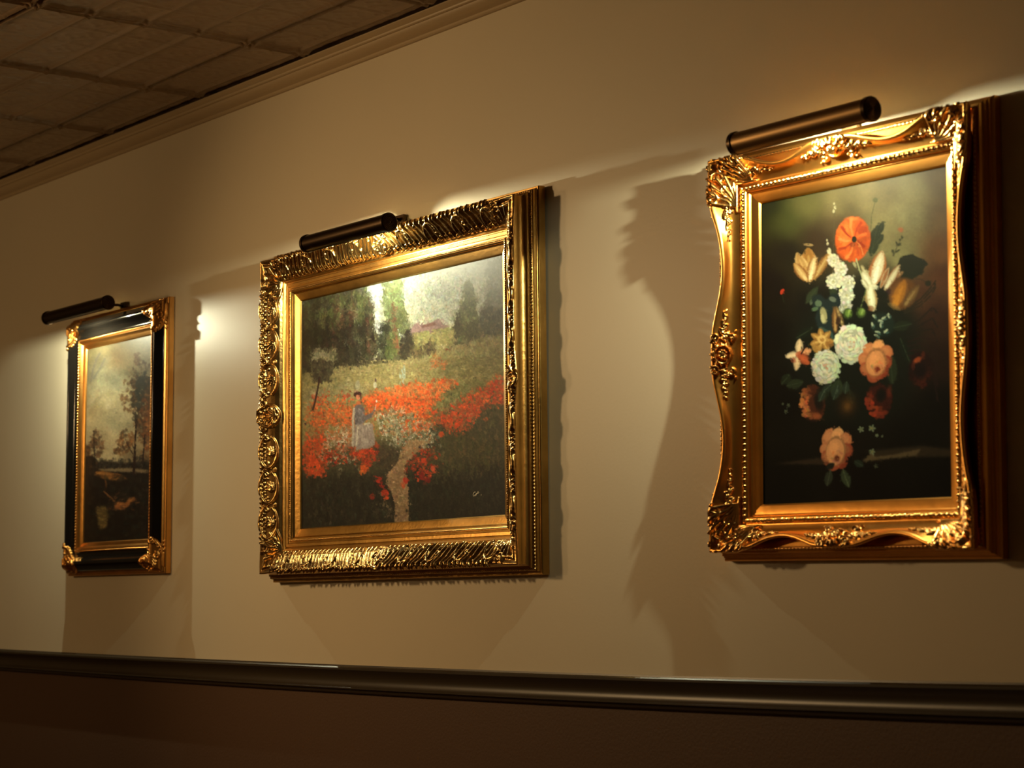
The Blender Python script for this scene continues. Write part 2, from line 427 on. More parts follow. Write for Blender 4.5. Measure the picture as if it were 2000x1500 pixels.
class Painter:
    """a sheet of paint; coordinates are image pixels"""
    def __init__(s, x0, y0, x1, y1, quad, S=1.6, seed=1):
        s.x0, s.y0, s.S = x0, y0, S; s.w = int((x1 - x0) * S); s.h = int((y1 - y0) * S)
        s.I = np.zeros((s.h, s.w, 3)); s.r = np.random.default_rng(seed)
        s.YY, s.XX = np.meshgrid((np.arange(s.h) + .5) / S + y0, (np.arange(s.w) + .5) / S + x0, indexing='ij')
        s.quad = quad; s.inv = homography(UV4, quad); s.fwd = homography(quad, UV4)
    def noise(s, cell, octaves=3, ax=1., ay=1.):
        out = 0; amp = 1; tot = 0
        for o in range(octaves):
            c = cell / 2 ** o; nx = int(s.w / s.S / (c * ax)) + 3; ny = int(s.h / s.S / (c * ay)) + 3
            g = s.r.random((ny, nx)); fx = (s.XX - s.x0) / (c * ax); fy = (s.YY - s.y0) / (c * ay)
            i = fx.astype(int); j = fy.astype(int); u = fx - i; v = fy - j; u = u * u * (3 - 2 * u); v = v * v * (3 - 2 * v)
            out = out + amp * (g[j, i] * (1 - u) * (1 - v) + g[j, i + 1] * u * (1 - v) + g[j + 1, i] * (1 - u) * v + g[j + 1, i + 1] * u * v)
            tot += amp; amp *= .5
        return out / tot
    def inside(s, poly):
        m = np.zeros((s.h, s.w), bool); n = len(poly)
        for k in range(n):
            xa, ya = poly[k]; xb, yb = poly[(k + 1) % n]
            if ya == yb: continue
            c = ((s.YY >= min(ya, yb)) & (s.YY < max(ya, yb))) & (s.XX < xa + (s.YY - ya) * (xb - xa) / (yb - ya)); m ^= c
        return m
    def blur(s, m, r):
        k = max(1, int(r * s.S)); m = m.astype(float)
        for _ in range(2):
            for ax in (0, 1):
                p = np.pad(m, [(k, k) if a == ax else (0, 0) for a in (0, 1)], mode='edge'); c = np.cumsum(p, axis=ax)
                if ax == 0: m = np.vstack([c[2 * k:2 * k + 1], c[2 * k + 1:] - c[:-2 * k - 1]]) / (2 * k + 1) if False else (c[2 * k:] - np.vstack([np.zeros((1, c.shape[1])), c[:-2 * k - 1]])) / (2 * k + 1)
                else: m = (c[:, 2 * k:] - np.hstack([np.zeros((c.shape[0], 1)), c[:, :-2 * k - 1]])) / (2 * k + 1)
        return m
    def lay(s, mask, col, a=1.):
        mask = (mask * a)[..., None]; s.I = s.I * (1 - mask) + np.asarray(col, float) * mask
    def poly(s, pts, col, soft=1.5, a=1., rag=0, cell=8):
        m = s.blur(s.inside(pts), soft)
        if rag: m = np.clip((m + (s.noise(cell, 3) - .5) * rag - .5) * 4 + .5, 0, 1)
        s.lay(m, col, a)
    def grad(s, pts):      # scattered colour points, smoothly blended (inverse distance)
        num = 0; den = 0
        for x, y, c in pts:
            wgt = 1 / (((s.XX - x) ** 2 + (s.YY - y) ** 2) + 60) ** 1.6; num = num + wgt[..., None] * np.array(c, float); den = den + wgt
        s.I = num / den[..., None]
    def dab(s, x, y, rx, ry, ang, col, a=1., hard=2.):
        R = max(rx, ry) * 1.3; S = s.S
        i0, i1 = max(0, int((x - R - s.x0) * S)), min(s.w, int((x + R - s.x0) * S) + 2)
        j0, j1 = max(0, int((y - R - s.y0) * S)), min(s.h, int((y + R - s.y0) * S) + 2)
        if i0 >= i1 or j0 >= j1: return
        X = s.XX[j0:j1, i0:i1] - x; Y = s.YY[j0:j1, i0:i1] - y; c, q = math.cos(ang), math.sin(ang)
        D = ((X * c + Y * q) / rx) ** 2 + ((-X * q + Y * c) / ry) ** 2
        m = (np.clip((1.15 - D) * hard, 0, 1) * a)[..., None]
        s.I[j0:j1, i0:i1] = s.I[j0:j1, i0:i1] * (1 - m) + np.array(col, float) * m
    def dabs(s, poly, n, cols, size, asp=2., ang=0., jit=.5, a=.8, var=.12, spread=0., hard=2.):
        P = np.array(poly, float); lo, hi = P.min(0), P.max(0); k = 0; guard = 0
        ins = s.inside(poly)
        while k < n and guard < n * 12:
            guard += 1
            x = s.r.uniform(lo[0], hi[0]); y = s.r.uniform(lo[1], hi[1])
            j = int((y - s.y0) * s.S); i = int((x - s.x0) * s.S)
            if not (0 <= i < s.w and 0 <= j < s.h) or not ins[j, i]: continue
            k += 1; x += s.r.normal() * spread; y += s.r.normal() * spread; c = np.array(cols[s.r.integers(len(cols))], float) * (1 + s.r.uniform(-var, var))
            z = s.r.uniform(.6, 1.4) * size
            s.dab(x, y, z, z / asp, ang + s.r.normal() * jit, c, a * s.r.uniform(.5, 1), hard)
    def line(s, pts, wd, col, a=1., w1=None):
        pts = np.array(pts, float); seg = np.linalg.norm(np.diff(pts, axis=0), axis=1); cum = np.concatenate([[0], np.cumsum(seg)])
        n = max(2, int(cum[-1] / max(.4, wd * .4)))
        for k in range(n + 1):
            q = cum[-1] * k / n; ww = wd + ((w1 if w1 is not None else wd) - wd) * k / n
            s.dab(np.interp(q, cum, pts[:, 0]), np.interp(q, cum, pts[:, 1]), ww, ww, 0, col, a, 1.5)
    def smear(s, n, size, asp=2., ang=0., jit=.6, off=2., var=.08, hue=.03, a=.8, box=None, hard=1.2):
        # break the surface up with short strokes of the colours already lying there
        bx = box or (s.x0, s.y0, s.x0 + s.w / s.S - 1, s.y0 + s.h / s.S - 1)
        X = s.r.uniform(bx[0], bx[2], n); Y = s.r.uniform(bx[1], bx[3], n); O = s.r.normal(size=(n, 2)) * off
        for k in range(n):
            i = min(s.w - 1, max(0, int((X[k] + O[k, 0] - s.x0) * s.S))); j = min(s.h - 1, max(0, int((Y[k] + O[k, 1] - s.y0) * s.S)))
            c = s.I[j, i] * (1 + s.r.uniform(-var, var)) * (1 + s.r.normal(size=3) * hue); z = size * s.r.uniform(.6, 1.3)
            s.dab(X[k], Y[k], z, z / asp, ang + s.r.normal() * jit, c, a, hard)
    def colours(s, gain):
        """sample the sheet over the canvas; gain(u, v) scales its colours, offsetting lamp falloff"""
        def f(U, V):
            h = s.inv; wz = h[2, 0] * U + h[2, 1] * V + h[2, 2]
            x = (h[0, 0] * U + h[0, 1] * V + h[0, 2]) / wz; y = (h[1, 0] * U + h[1, 1] * V + h[1, 2]) / wz
            i = np.clip((x - s.x0) * s.S - .5, 0, s.w - 1.001); j = np.clip((y - s.y0) * s.S - .5, 0, s.h - 1.001)
            i0 = i.astype(int); j0 = j.astype(int); fi = (i - i0)[:, None]; fj = (j - j0)[:, None]; I = s.I
            c = I[j0, i0] * (1 - fi) * (1 - fj) + I[j0, i0 + 1] * fi * (1 - fj) + I[j0 + 1, i0] * (1 - fi) * fj + I[j0 + 1, i0 + 1] * fi * fj
            c = np.clip(c / 255, 0, 1); lin = np.where(c < .04045, c / 12.92, ((c + .055) / 1.055) ** 2.4)
            return np.clip(lin * gain(U, V), .002, .92)
        return f

V_ = math.pi / 2
# ---------------------------------------------------------------- poppy field
MQ = [(589.3, 588), (982.8, 495.5), (990, 1005.8), (590.2, 1032.5)]
p = Painter(580, 485, 1000, 1042, MQ, 1.6, 2)
def MID_HOM(x, y):
    q = p_mid.fwd @ np.array([x, y, 1.]); return q[0] / q[2], q[1] / q[2]
p.grad([(600, 600, (185, 195, 150)), (740, 570, (205, 215, 175)), (830, 545, (205, 208, 160)), (850, 600, (190, 195, 145)), (900, 530, (212, 212, 164)),
        (970, 510, (206, 202, 162)), (845, 570, (172, 178, 140)), (830, 625, (196, 194, 138)), (880, 610, (214, 210, 156)), (950, 560, (210, 204, 152)), (700, 650, (170, 170, 115))])
n1 = p.noise(22, 4); p.I *= (1 + (n1 - .5) * .20)[..., None]
p.dabs([(780, 530), (985, 485), (985, 620), (800, 640)], 500, [(200, 200, 155), (186, 190, 148), (208, 205, 158), (175, 178, 140)], 6, 2, 1.2, .8, .25, .05)
# meadow
field = [(580, 722), (640, 712), (700, 704), (760, 696), (800, 690), (860, 676), (900, 664), (940, 655), (1000, 640), (1000, 1042), (580, 1042)]
p.poly([(800, 650), (830, 644), (865, 637), (893, 633), (900, 668), (860, 680), (800, 692)], (158, 150, 82), 1.5)
p.dabs([(800, 652), (890, 636), (895, 668), (800, 690)], 260, [(170, 165, 92), (140, 135, 68), (180, 172, 105), (120, 112, 60)], 4, 3, -.2, .2, .6)
p.poly(field, (128, 118, 68), 1.5)
p.poly([(640, 712), (760, 698), (860, 680), (940, 665), (985, 665), (985, 735), (860, 735), (700, 760), (600, 780), (600, 730)], (140, 130, 76), 4)
p.poly([(860, 700), (1000, 665), (1000, 780), (900, 790), (850, 745)], (104, 98, 56), 8, .9)
p.dabs(field[:9] + [(1000, 740), (700, 765), (580, 800)], 1500, [(150, 142, 88), (120, 112, 62), (165, 155, 98), (104, 98, 52), (138, 124, 70)], 5.5, 4, -.14, .14, .55)
# far house on the hill
p.poly([(801, 650), (805, 638), (813, 630), (822, 635), (832, 632), (845, 628), (849, 624), (857, 622), (866, 634), (880, 637), (860, 640), (830, 645)], (152, 122, 102), .8)
p.poly([(822, 636), (848, 628), (852, 634), (824, 640)], (120, 84, 62), .7, .9)
p.line([(813, 630), (822, 640)], .7, (170, 130, 110)); p.line([(803, 649), (866, 637)], .8, (96, 84, 60), .8)
# left wood
wood = [(580, 602), (600, 582), (640, 572), (665, 570), (700, 562), (716, 574), (722, 600), (729, 640), (735, 668), (738, 690), (720, 700), (660, 712), (580, 735)]
p.poly(wood, (66, 66, 40), 4, .9, 1.4, 12)
WP = [(58, 60, 36), (82, 88, 46), (108, 112, 58), (46, 44, 30), (98, 72, 46), (70, 76, 40), (124, 126, 70), (64, 50, 36), (88, 96, 44)]
for k in range(74):
    x = 586 + 148 * p.r.random(); top_ = 600 - (x - 590) * .26 + p.r.uniform(-14, 26); bot = 728 - (x - 590) * .2 + p.r.uniform(-34, 0)
    if x > 712: top_ += (x - 712) * 2.6
    c0 = WP[p.r.integers(len(WP))]; m_ = (top_ + bot) / 2
    p.line([(x, top_), (x + p.r.uniform(-4, 4), m_)], p.r.uniform(2.2, 5), [min(255, v * 1.25) for v in c0], .42, p.r.uniform(3, 6))
    p.line([(x, m_), (x + p.r.uniform(-4, 4), bot)], p.r.uniform(3, 6), [v * .68 for v in c0], .5, 3)
p.dabs(wood, 700, WP, 5, 2.4, V_, .35, .55, spread=3)
p.dabs([(590, 640), (735, 640), (738, 702), (660, 712), (588, 728)], 420, [(40, 38, 26), (54, 50, 34), (34, 32, 24), (66, 62, 38)], 6, 2.4, V_, .3, .6, spread=4)
p.dabs([(590, 592), (640, 570), (710, 560), (722, 590), (700, 620), (600, 625)], 230, [(138, 146, 80), (120, 132, 66), (156, 158, 98)], 3.4, 2, V_, .5, .6, spread=4)
for x, y0, y1 in ((681, 605, 665), (716, 620, 684), (648, 630, 690)): p.line([(x, y0), (x + 3, (y0 + y1) / 2), (x + 1, y1)], 2.2, (98, 62, 42), .45)
p.dabs([(640, 575), (735, 560), (738, 665), (680, 690), (640, 650)], 90, [(200, 204, 160), (186, 190, 142), (160, 160, 110)], 2.0, 2.4, V_, .3, .6, spread=3)
p.poly([(728, 556), (745, 550), (743, 590), (740, 640), (738, 655), (734, 650), (729, 600)], (212, 218, 178), 2.2)
p.dabs([(724, 556), (746, 552), (742, 655), (730, 650)], 60, [(215, 220, 182), (190, 196, 150)], 3.5, 3, V_, .1, .6)
p.dabs([(716, 580), (732, 575), (738, 680), (716, 690)], 50, [(70, 62, 40), (92, 78, 48)], 4, 2.2, V_, .3, .7, spread=2)
# tall poplar group
pop = [(748, 552), (765, 546), (781, 540), (786, 560), (788, 600), (798, 620), (803, 660), (806, 690), (760, 702), (738, 700), (742, 660), (752, 625), (745, 590)]
p.poly(pop, (98, 102, 56), 2, 1, .7, 8)
p.dabs(pop, 650, [(118, 128, 70), (96, 104, 52), (134, 146, 86), (78, 80, 46)], 4.5, 2.4, V_, .35, .7)
p.dabs([(748, 552), (784, 542), (786, 600), (750, 600)], 180, [(140, 156, 88), (122, 142, 72), (160, 170, 110)], 4, 2, V_, .5, .6)
p.line([(769, 600), (770, 640), (773, 660), (778, 690)], 3.0, (124, 76, 48), .75); p.line([(766, 590), (768, 630)], 1.6, (110, 74, 48), .7)
p.dabs([(740, 640), (760, 628), (764, 690), (740, 700)], 160, [(44, 48, 30), (58, 60, 36), (34, 34, 24)], 5, 2.2, V_, .3, .8)
p.dabs([(782, 655), (803, 640), (808, 690), (780, 696)], 200, [(38, 34, 26), (50, 46, 32), (60, 56, 34)], 4.5, 2.2, V_, .3, .8)
p.dabs([(756, 660), (775, 650), (772, 700), (752, 702)], 90, [(92, 98, 50), (80, 90, 44)], 5, 2.4, V_, .2, .7)
for x, y in ((777, 645), (780, 652), (779, 638), (745, 650)): p.dab(x, y, 1.6, 4, 0, (200, 205, 170), .85)
p.dabs([(800, 678), (850, 668), (850, 688), (800, 696)], 160, [(88, 78, 46), (64, 56, 36), (110, 98, 58)], 3.5, 2, V_, .5, .7)
for x in (822, 835, 838): p.line([(x, 692), (x + .4, 668 + (x % 3) * 3)], 1.2, (60, 52, 36), .8)
p.line([(848, 675), (880, 678), (884, 682)], 1.3, (190, 186, 130), .8); p.dab(872, 682, 5, 2.2, -.3, (120, 66, 40), .9)
p.dabs([(590, 712), (790, 694), (800, 700), (600, 728)], 120, [(42, 40, 28), (56, 52, 34)], 5, 2.4, -.15, .2, .7)
# right trees
rt_ = [(896, 605), (903, 580), (905, 555), (911, 541), (920, 545), (926, 570), (930, 600), (938, 630), (940, 655), (915, 666), (890, 672), (888, 640), (888, 620)]
p.poly(rt_, (112, 114, 62), 2.5, 1, 1.0, 6)
p.dabs(rt_, 320, [(132, 136, 74), (104, 108, 56), (152, 154, 90), (84, 80, 48)], 3.8, 2.2, V_, .4, .75)
p.dabs([(888, 620), (902, 640), (935, 620), (940, 658), (890, 672)], 220, [(58, 54, 34), (76, 72, 42), (92, 86, 48)], 4, 2, V_, .4, .8)
p.dabs([(887, 612), (896, 604), (902, 650), (888, 660)], 70, [(64, 60, 38), (80, 72, 44)], 4, 2.4, V_, .2, .8)
fr_ = [(950, 520), (962, 505), (990, 498), (990, 655), (960, 652), (938, 655), (936, 620), (945, 600), (950, 560)]
p.poly(fr_, (124, 120, 84), 4, .75, 1.6, 8)
p.dabs(fr_, 380, [(138, 136, 98), (112, 108, 70), (160, 156, 118), (94, 88, 56)], 3.6, 2.4, V_, .4, .6, spread=4)
p.dabs([(936, 610), (946, 596), (990, 600), (990, 650), (938, 657)], 260, [(54, 52, 34), (70, 66, 42), (44, 46, 34), (100, 84, 48)], 4.5, 2, V_, .4, .8)
p.dabs([(945, 505), (985, 490), (985, 560), (955, 570)], 90, [(205, 202, 168), (188, 184, 146)], 1.8, 1.8, V_, .8, .8)
p.dab(916, 528, 4, 2, -.3, (222, 222, 184), .9)
# small tree at the left
tr = [(610, 690), (622, 678), (640, 680), (655, 684), (654, 705), (648, 730), (640, 745), (615, 745), (607, 720)]
p.poly(tr, (96, 92, 56), 2, 1, .8, 6)
p.dabs([(608, 684), (656, 680), (655, 704), (608, 708)], 130, [(168, 160, 108), (150, 144, 92), (184, 176, 122)], 3.2, 1.8, -1.2, .6, .8)
p.dabs([(610, 704), (650, 702), (646, 745), (612, 745)], 190, [(58, 52, 36), (72, 66, 44), (88, 80, 52), (46, 42, 32)], 4, 1.8, V_, .5, .8)
p.line([(624, 738), (620, 760), (615, 785), (611, 800)], 1.7, (56, 38, 28), .9, 2.2)
p.dabs([(590, 760), (700, 745), (720, 775), (600, 800)], 260, [(128, 122, 78), (104, 102, 62), (146, 140, 92)], 5, 2.4, V_, .3, .6)
# dark grass of the foreground
fg = [(580, 880), (700, 860), (800, 850), (870, 800), (1000, 770), (1000, 1042), (580, 1042)]
p.poly(fg, (66, 62, 40), 12)
p.poly([(580, 935), (760, 925), (860, 920), (1000, 900), (1000, 1042), (580, 1042)], (34, 32, 24), 16)
p.dabs([(840, 800), (1000, 780), (1000, 930), (840, 940)], 520, [(84, 80, 46), (68, 70, 40), (98, 88, 52), (52, 54, 34), (96, 76, 46)], 8, 4, V_, .18, .6)
p.dabs([(580, 930), (1000, 910), (1000, 1040), (580, 1040)], 1200, [(30, 30, 22), (46, 44, 30), (22, 22, 18), (60, 56, 38), (38, 46, 32)], 8, 4, V_, .2, .6)
p.dabs([(590, 940), (780, 930), (780, 1030), (590, 1035)], 130, [(78, 70, 48), (66, 52, 36), (58, 62, 46)], 4, 3, V_, .15, .6)
# poppies and white blossom
OR = [(206, 84, 36), (222, 98, 40), (188, 70, 30), (214, 112, 52)]
RD = [(172, 46, 26), (196, 60, 30), (150, 36, 24), (206, 76, 34)]
WH = [(190, 182, 144), (172, 164, 126), (204, 198, 162), (150, 146, 110)]
def sc_(poly, cols, n, z=3.6, a=.85): p.dabs(poly, int(n * 1.5), cols, z * .8, 1.5, 0, 1.5, a, .16, spread=5., hard=1.3)
sc_([(598, 808), (640, 800), (692, 790), (720, 800), (735, 850), (690, 868), (600, 880)], [(176, 92, 46), (196, 100, 48), (160, 84, 44), (140, 92, 54)], 420, 4)
sc_([(600, 790), (690, 780), (690, 840), (610, 830)], OR, 190)
sc_([(594, 860), (634, 848), (630, 930), (600, 925)], [(206, 76, 34), (196, 70, 34), (178, 70, 36)], 240, 5)
sc_([(594, 850), (700, 840), (720, 880), (640, 900)], [(120, 84, 48), (148, 70, 40), (110, 96, 56)], 120, 3.5)
top = [(712, 775), (760, 760), (830, 748), (900, 742), (858, 775), (842, 800), (838, 830), (790, 800), (740, 800), (712, 805)]
sc_(top, OR, 620, 4.2); sc_([(720, 780), (830, 758), (845, 800), (800, 806), (735, 802)], [(222, 92, 38), (210, 80, 34)], 220, 4)
sc_([(760, 765), (890, 744), (872, 768), (800, 776)], [(196, 128, 68), (178, 122, 66), (206, 110, 54)], 170, 3.2, .7)
sc_([(894, 785), (930, 760), (985, 738), (992, 765), (985, 790), (950, 785), (930, 812), (900, 828), (872, 836), (866, 812)], OR[:3] + RD[:2], 420, 4.2)
sc_([(845, 800), (895, 790), (935, 798), (930, 825), (895, 848), (850, 826)], [(206, 72, 34), (190, 60, 30), (160, 86, 50)], 180, 4)
sc_([(845, 706), (872, 700), (866, 712), (840, 718)], [(186, 98, 48), (166, 96, 52)], 40, 3)
sc_([(618, 774), (640, 772), (640, 784), (615, 786)], RD, 24, 3); sc_([(655, 770), (680, 768), (678, 780)], RD, 12, 2.6)
sc_([(860, 778), (905, 752), (925, 755), (880, 800), (862, 808)], [(104, 106, 60), (90, 98, 54), (120, 116, 70)], 150, 4)
wh = [(735, 802), (770, 800), (842, 826), (858, 842), (850, 872), (800, 880), (760, 866), (738, 830)]
p.dabs(wh, 260, [(104, 104, 72), (84, 90, 60), (120, 118, 84)], 5, 1.6, 1, 1, .7)
sc_(wh, WH, 420, 2.5); sc_(wh, OR, 90, 3.0, .7); sc_([(790, 800), (842, 822), (820, 845), (785, 825)], OR, 70, 3.6)
sc_([(760, 795), (785, 790), (800, 806), (770, 812)], [(226, 190, 150), (216, 170, 130)], 36, 2)
sc_([(636, 836), (690, 836), (692, 862), (672, 885), (634, 885)], WH, 170, 2.6)
sc_([(628, 880), (700, 872), (706, 900), (632, 905)], RD + WH[:2] + [(60, 54, 38), (90, 84, 54)], 190, 3.2)
sc_([(690, 872), (742, 866), (742, 890), (712, 905), (690, 890)], RD, 80, 4); p.dab(712, 915, 9, 8, .3, (212, 86, 36), .9); p.dab(706, 921, 5, 4, 0, (226, 108, 44), .8); p.dab(722, 905, 6, 7, 0, (186, 58, 30), .85)
sc_([(700, 878), (722, 874), (718, 895), (702, 900)], [(196, 70, 34)], 18, 4)
p.dabs([(735, 870), (775, 880), (790, 920), (760, 930), (735, 905)], 130, [(62, 52, 36), (48, 42, 32), (78, 64, 44)], 5, 2, V_, .5, .7)
# path
path = [(800, 858), (835, 862), (812, 885), (790, 910), (795, 930), (799, 970), (799, 1025), (771, 1025), (772, 985), (765, 960), (753, 940), (758, 925), (775, 905), (784, 880)]
p.poly(path, (146, 116, 76), 2, .9, .6, 5)
p.dabs(path, 420, [(160, 130, 88), (134, 104, 68), (176, 150, 106), (116, 92, 60)], 3, 2.2, -.5, .6, .7)
p.dabs([(740, 960), (775, 970), (780, 1010), (750, 1010)], 60, [(132, 112, 76), (104, 90, 62)], 2.6, 2, -.6, .5, .7)
p.dabs([(797, 920), (815, 905), (818, 1030), (799, 1030)], 160, [(24, 26, 20), (34, 40, 28)], 5, 3, V_, .2, .8)
sc_([(798, 900), (812, 882), (852, 880), (858, 900), (842, 935), (815, 935), (800, 915)], RD + [(60, 40, 30)], 130, 3.6)
p.dab(828, 898, 5, 6, 0, (196, 62, 32), .9); p.dab(846, 915, 5, 6, 0, (206, 84, 50), .9); p.dab(824, 930, 6, 8, .2, (128, 30, 24), .9); p.dab(835, 938, 7, 6, .2, (116, 28, 24), .9)
p.dab(792, 938, 6, 7, 0, (176, 44, 28), .9); p.dab(788, 948, 4, 7, .1, (196, 80, 40), .8); p.dab(794, 915, 3, 5, 0, (170, 50, 32), .8)
p.dab(740, 937, 7, 7, .2, (176, 44, 28), .9); p.dab(746, 948, 6, 5, .2, (156, 36, 26), .9); p.dab(752, 963, 8, 8, .2, (190, 56, 30), .9); p.dab(756, 972, 4, 4, 0, (206, 76, 34), .9)
p.dab(727, 970, 6, 6, 0, (150, 44, 28), .8); p.dab(730, 968, 3, 3, 0, (190, 66, 34), .8)
for x, y in ((820, 872), (838, 868), (826, 802), (879, 802), (806, 812), (846, 810), (596, 828), (762, 845), (693, 915), (860, 828)): p.dab(x, y, 2.6, 2.4, .4, (40, 34, 40), .85)
p.dabs([(842, 838), (868, 832), (862, 880), (846, 880)], 40, [(64, 66, 44), (48, 50, 36)], 4, 2, V_, .3, .8)
p.dab(862, 848, 6, 6, .2, (196, 74, 34), .9); p.dab(892, 830, 5, 6, 0, (206, 68, 32), .9); p.dab(949, 818, 5, 4.5, 0, (176, 86, 44), .85)
GR = [(96, 92, 52), (74, 74, 44), (120, 112, 66), (60, 60, 40), (132, 96, 56)]
for reg, n in (([(594, 800), (720, 775), (735, 860), (600, 930)], 260), ([(712, 770), (900, 745), (842, 830), (720, 805)], 210), ([(870, 790), (985, 740), (985, 800), (880, 840)], 150)):
    p.dabs(reg, n, GR, 2.4, 1.4, V_, .8, .7, spread=3, hard=1.3)
def lady():
    p.poly([(801, 650), (805, 638), (813, 630), (822, 635), (832, 632), (845, 628), (849, 624), (857, 622), (866, 634), (880, 637), (860, 640), (830, 645)], (156, 126, 104), .7, .9)
    p.poly([(822, 636), (848, 628), (852, 634), (824, 640)], (120, 84, 62), .6, .8); p.line([(813, 630), (822, 640)], .7, (176, 140, 116), .8)
    p.line([(624, 738), (620, 760), (615, 785), (611, 800)], 1.5, (56, 38, 28), .85, 2.0)
    # strolling figures far off and the lady among the poppies
    p.dab(733, 742, 2, 4, 0, (78, 62, 52), .9); p.dab(732, 752, 3.6, 7, 0, (176, 176, 138), .8)
    p.dabs([(780, 722), (792, 714), (790, 750), (780, 752)], 34, [(146, 160, 128), (166, 176, 140), (128, 138, 104)], 4, 3, V_, .3, .8)
    p.dab(698, 752, 5, 10, 0, (160, 158, 122), .55)
    p.dab(700, 789, 5, 7, 0, (190, 96, 52), .6)
    p.poly([(690, 798), (696, 790), (706, 790), (712, 798), (712, 812), (724, 806), (729, 808), (728, 814), (712, 822), (708, 832), (694, 832), (691, 815)], (98, 92, 84), 1)
    p.dabs([(694, 792), (709, 792), (708, 830), (694, 830)], 40, [(112, 108, 100), (84, 78, 72), (130, 124, 112)], 3.5, 2.2, V_, .3, .7)
    p.line([(711, 814), (720, 813), (728, 806), (732, 799)], 2.4, (98, 90, 80), .95, 1.6); p.line([(732, 800), (734, 790)], .9, (186, 160, 130), .6); p.dab(735, 783, 1.8, 2.6, 0, (226, 200, 176), .9)
    p.line([(691, 798), (689, 820), (690, 845), (689, 870)], 2.2, (164, 156, 128), .9, 2.6)
    p.poly([(694, 830), (712, 826), (726, 826), (731, 850), (732, 868), (718, 876), (696, 878), (690, 866)], (138, 126, 106), 1.2)
    p.dabs([(694, 832), (727, 828), (731, 868), (694, 874)], 90, [(150, 138, 118), (124, 110, 96), (164, 152, 130)], 5, 3, V_ - .15, .2, .6)
    p.line([(699, 833), (697, 850), (696, 872)], 1.4, (178, 170, 138), .8); p.line([(712, 828), (722, 826)], 1.8, (180, 172, 132), .9)
    p.dab(698, 770, 8, 6, 0, (66, 36, 26), 1); p.dab(699, 775.5, 4.4, 5.2, 0, (186, 118, 80), 1); p.dab(698, 768, 7, 3.4, -.1, (52, 30, 24), .9); p.dab(695, 764, 5, 3, 0, (150, 110, 90), .5)
    p.line([(704, 774), (705, 786)], .9, (60, 38, 28), .8)
p.smear(9000, 4.2, 2.6, V_, .55, 3.0, .12, .03, .75, (585, 535, 1000, 700)); p.smear(9000, 3.2, 2.0, 1.2, .7, 2.6, .13, .03, .75, (585, 700, 1000, 1040)); p.smear(9000, 2.0, 1.5, 1.0, 1.0, 1.4, .10, .02, .8)
lady(); p.smear(260, 2.2, 2, V_, .5, 1.6, .08, .02, .7, (688, 762, 736, 880))
p_mid = p
n2 = p.noise(3, 2); p.I = np.clip(p.I * (1 + (n2 - .5) * .26)[..., None], 0, 255)

# ---------------------------------------------------------------- flowers in a vase
RQ = [(1491.5, 397.8), (1854, 324), (1861, 972.3), (1490.5, 985.3)]
p = Painter(1484, 316, 1870, 992, RQ, 1.6, 4)
p.grad([(1500, 410, (46, 52, 22)), (1540, 430, (66, 70, 32)), (1580, 400, (86, 84, 44)), (1640, 400, (96, 88, 54)), (1720, 370, (122, 112, 72)), (1780, 420, (146, 140, 92)), (1785, 370, (150, 142, 92)),
        (1840, 340, (120, 100, 62)), (1850, 420, (118, 92, 54)), (1845, 490, (104, 68, 34)), (1850, 540, (78, 44, 22)), (1760, 490, (122, 116, 72)), (1735, 450, (128, 120, 76)), (1600, 470, (50, 38, 24)),
        (1540, 500, (32, 28, 16)), (1510, 560, (18, 14, 8)), (1640, 440, (70, 58, 36)), (1830, 620, (44, 24, 14)), (1850, 700, (30, 16, 9)), (1800, 580, (64, 38, 22)), (1500, 650, (8, 7, 4)), (1520, 780, (7, 6, 4)),
        (1700, 650, (14, 14, 9)), (1850, 800, (10, 8, 5)), (1640, 800, (14, 11, 7)), (1500, 950, (5, 5, 3)), (1680, 960, (9, 6, 4)), (1850, 950, (6, 5, 3)), (1800, 860, (9, 8, 5)), (1600, 600, (16, 14, 10))])
n1 = p.noise(30, 4); p.I *= (1 + (n1 - .5) * .30)[..., None]
DG = [(26, 30, 17), (34, 38, 22), (18, 22, 13), (40, 46, 28)]
p.poly([(1590, 590), (1650, 560), (1720, 500), (1770, 560), (1800, 640), (1800, 720), (1760, 800), (1690, 840), (1600, 830), (1560, 760), (1545, 700), (1560, 640)], (16, 18, 11), 14, .9)
def leafp(x, y, ang, L, wd, col, hi=None):
    c, q = math.cos(ang), math.sin(ang); P1 = []; P2 = []
    for k in range(9):
        f = k / 8; ww = wd * math.sin(math.pi * min(1, f * .95 + .03)) ** .8; cx, cy_ = x + L * f * c, y + L * f * q
        P1.append((cx - q * ww, cy_ + c * ww)); P2.append((cx + q * ww, cy_ - c * ww))
    p.poly(P1 + P2[::-1], col, .9)
    if hi: p.line([(x, y), (x + L * .95 * c, y + L * .95 * q)], .8, hi, .7)
for a in [(1590, 640, 2.6, 40, 9), (1570, 745, 2.9, 34, 10), (1640, 740, 1.8, 40, 12), (1620, 755, 2.2, 36, 10), (1700, 760, .8, 50, 10), (1745, 640, -.2, 40, 10), (1760, 660, 1.2, 60, 9), (1775, 700, .9, 60, 8), (1740, 690, 1.5, 60, 12),
          (1545, 730, 2.3, 26, 9), (1660, 760, 1.4, 30, 9), (1600, 560, 2.2, 40, 8), (1640, 600, -1.9, 60, 7)]:
    leafp(*a[:3], a[3], a[4], DG[rnd.randrange(4)], (48, 54, 34))
for k in range(7):
    x0 = 1775; y0 = 640 + k * 9
    p.line([(x0, y0), (x0 + 25, y0 - 18 + 3 * k), (x0 + 48, y0 - 40 + 12 * k), (x0 + 58, y0 - 30 + 20 * k)], 1.3, (26, 20, 14) if k < 3 else (34, 18, 14), .8)
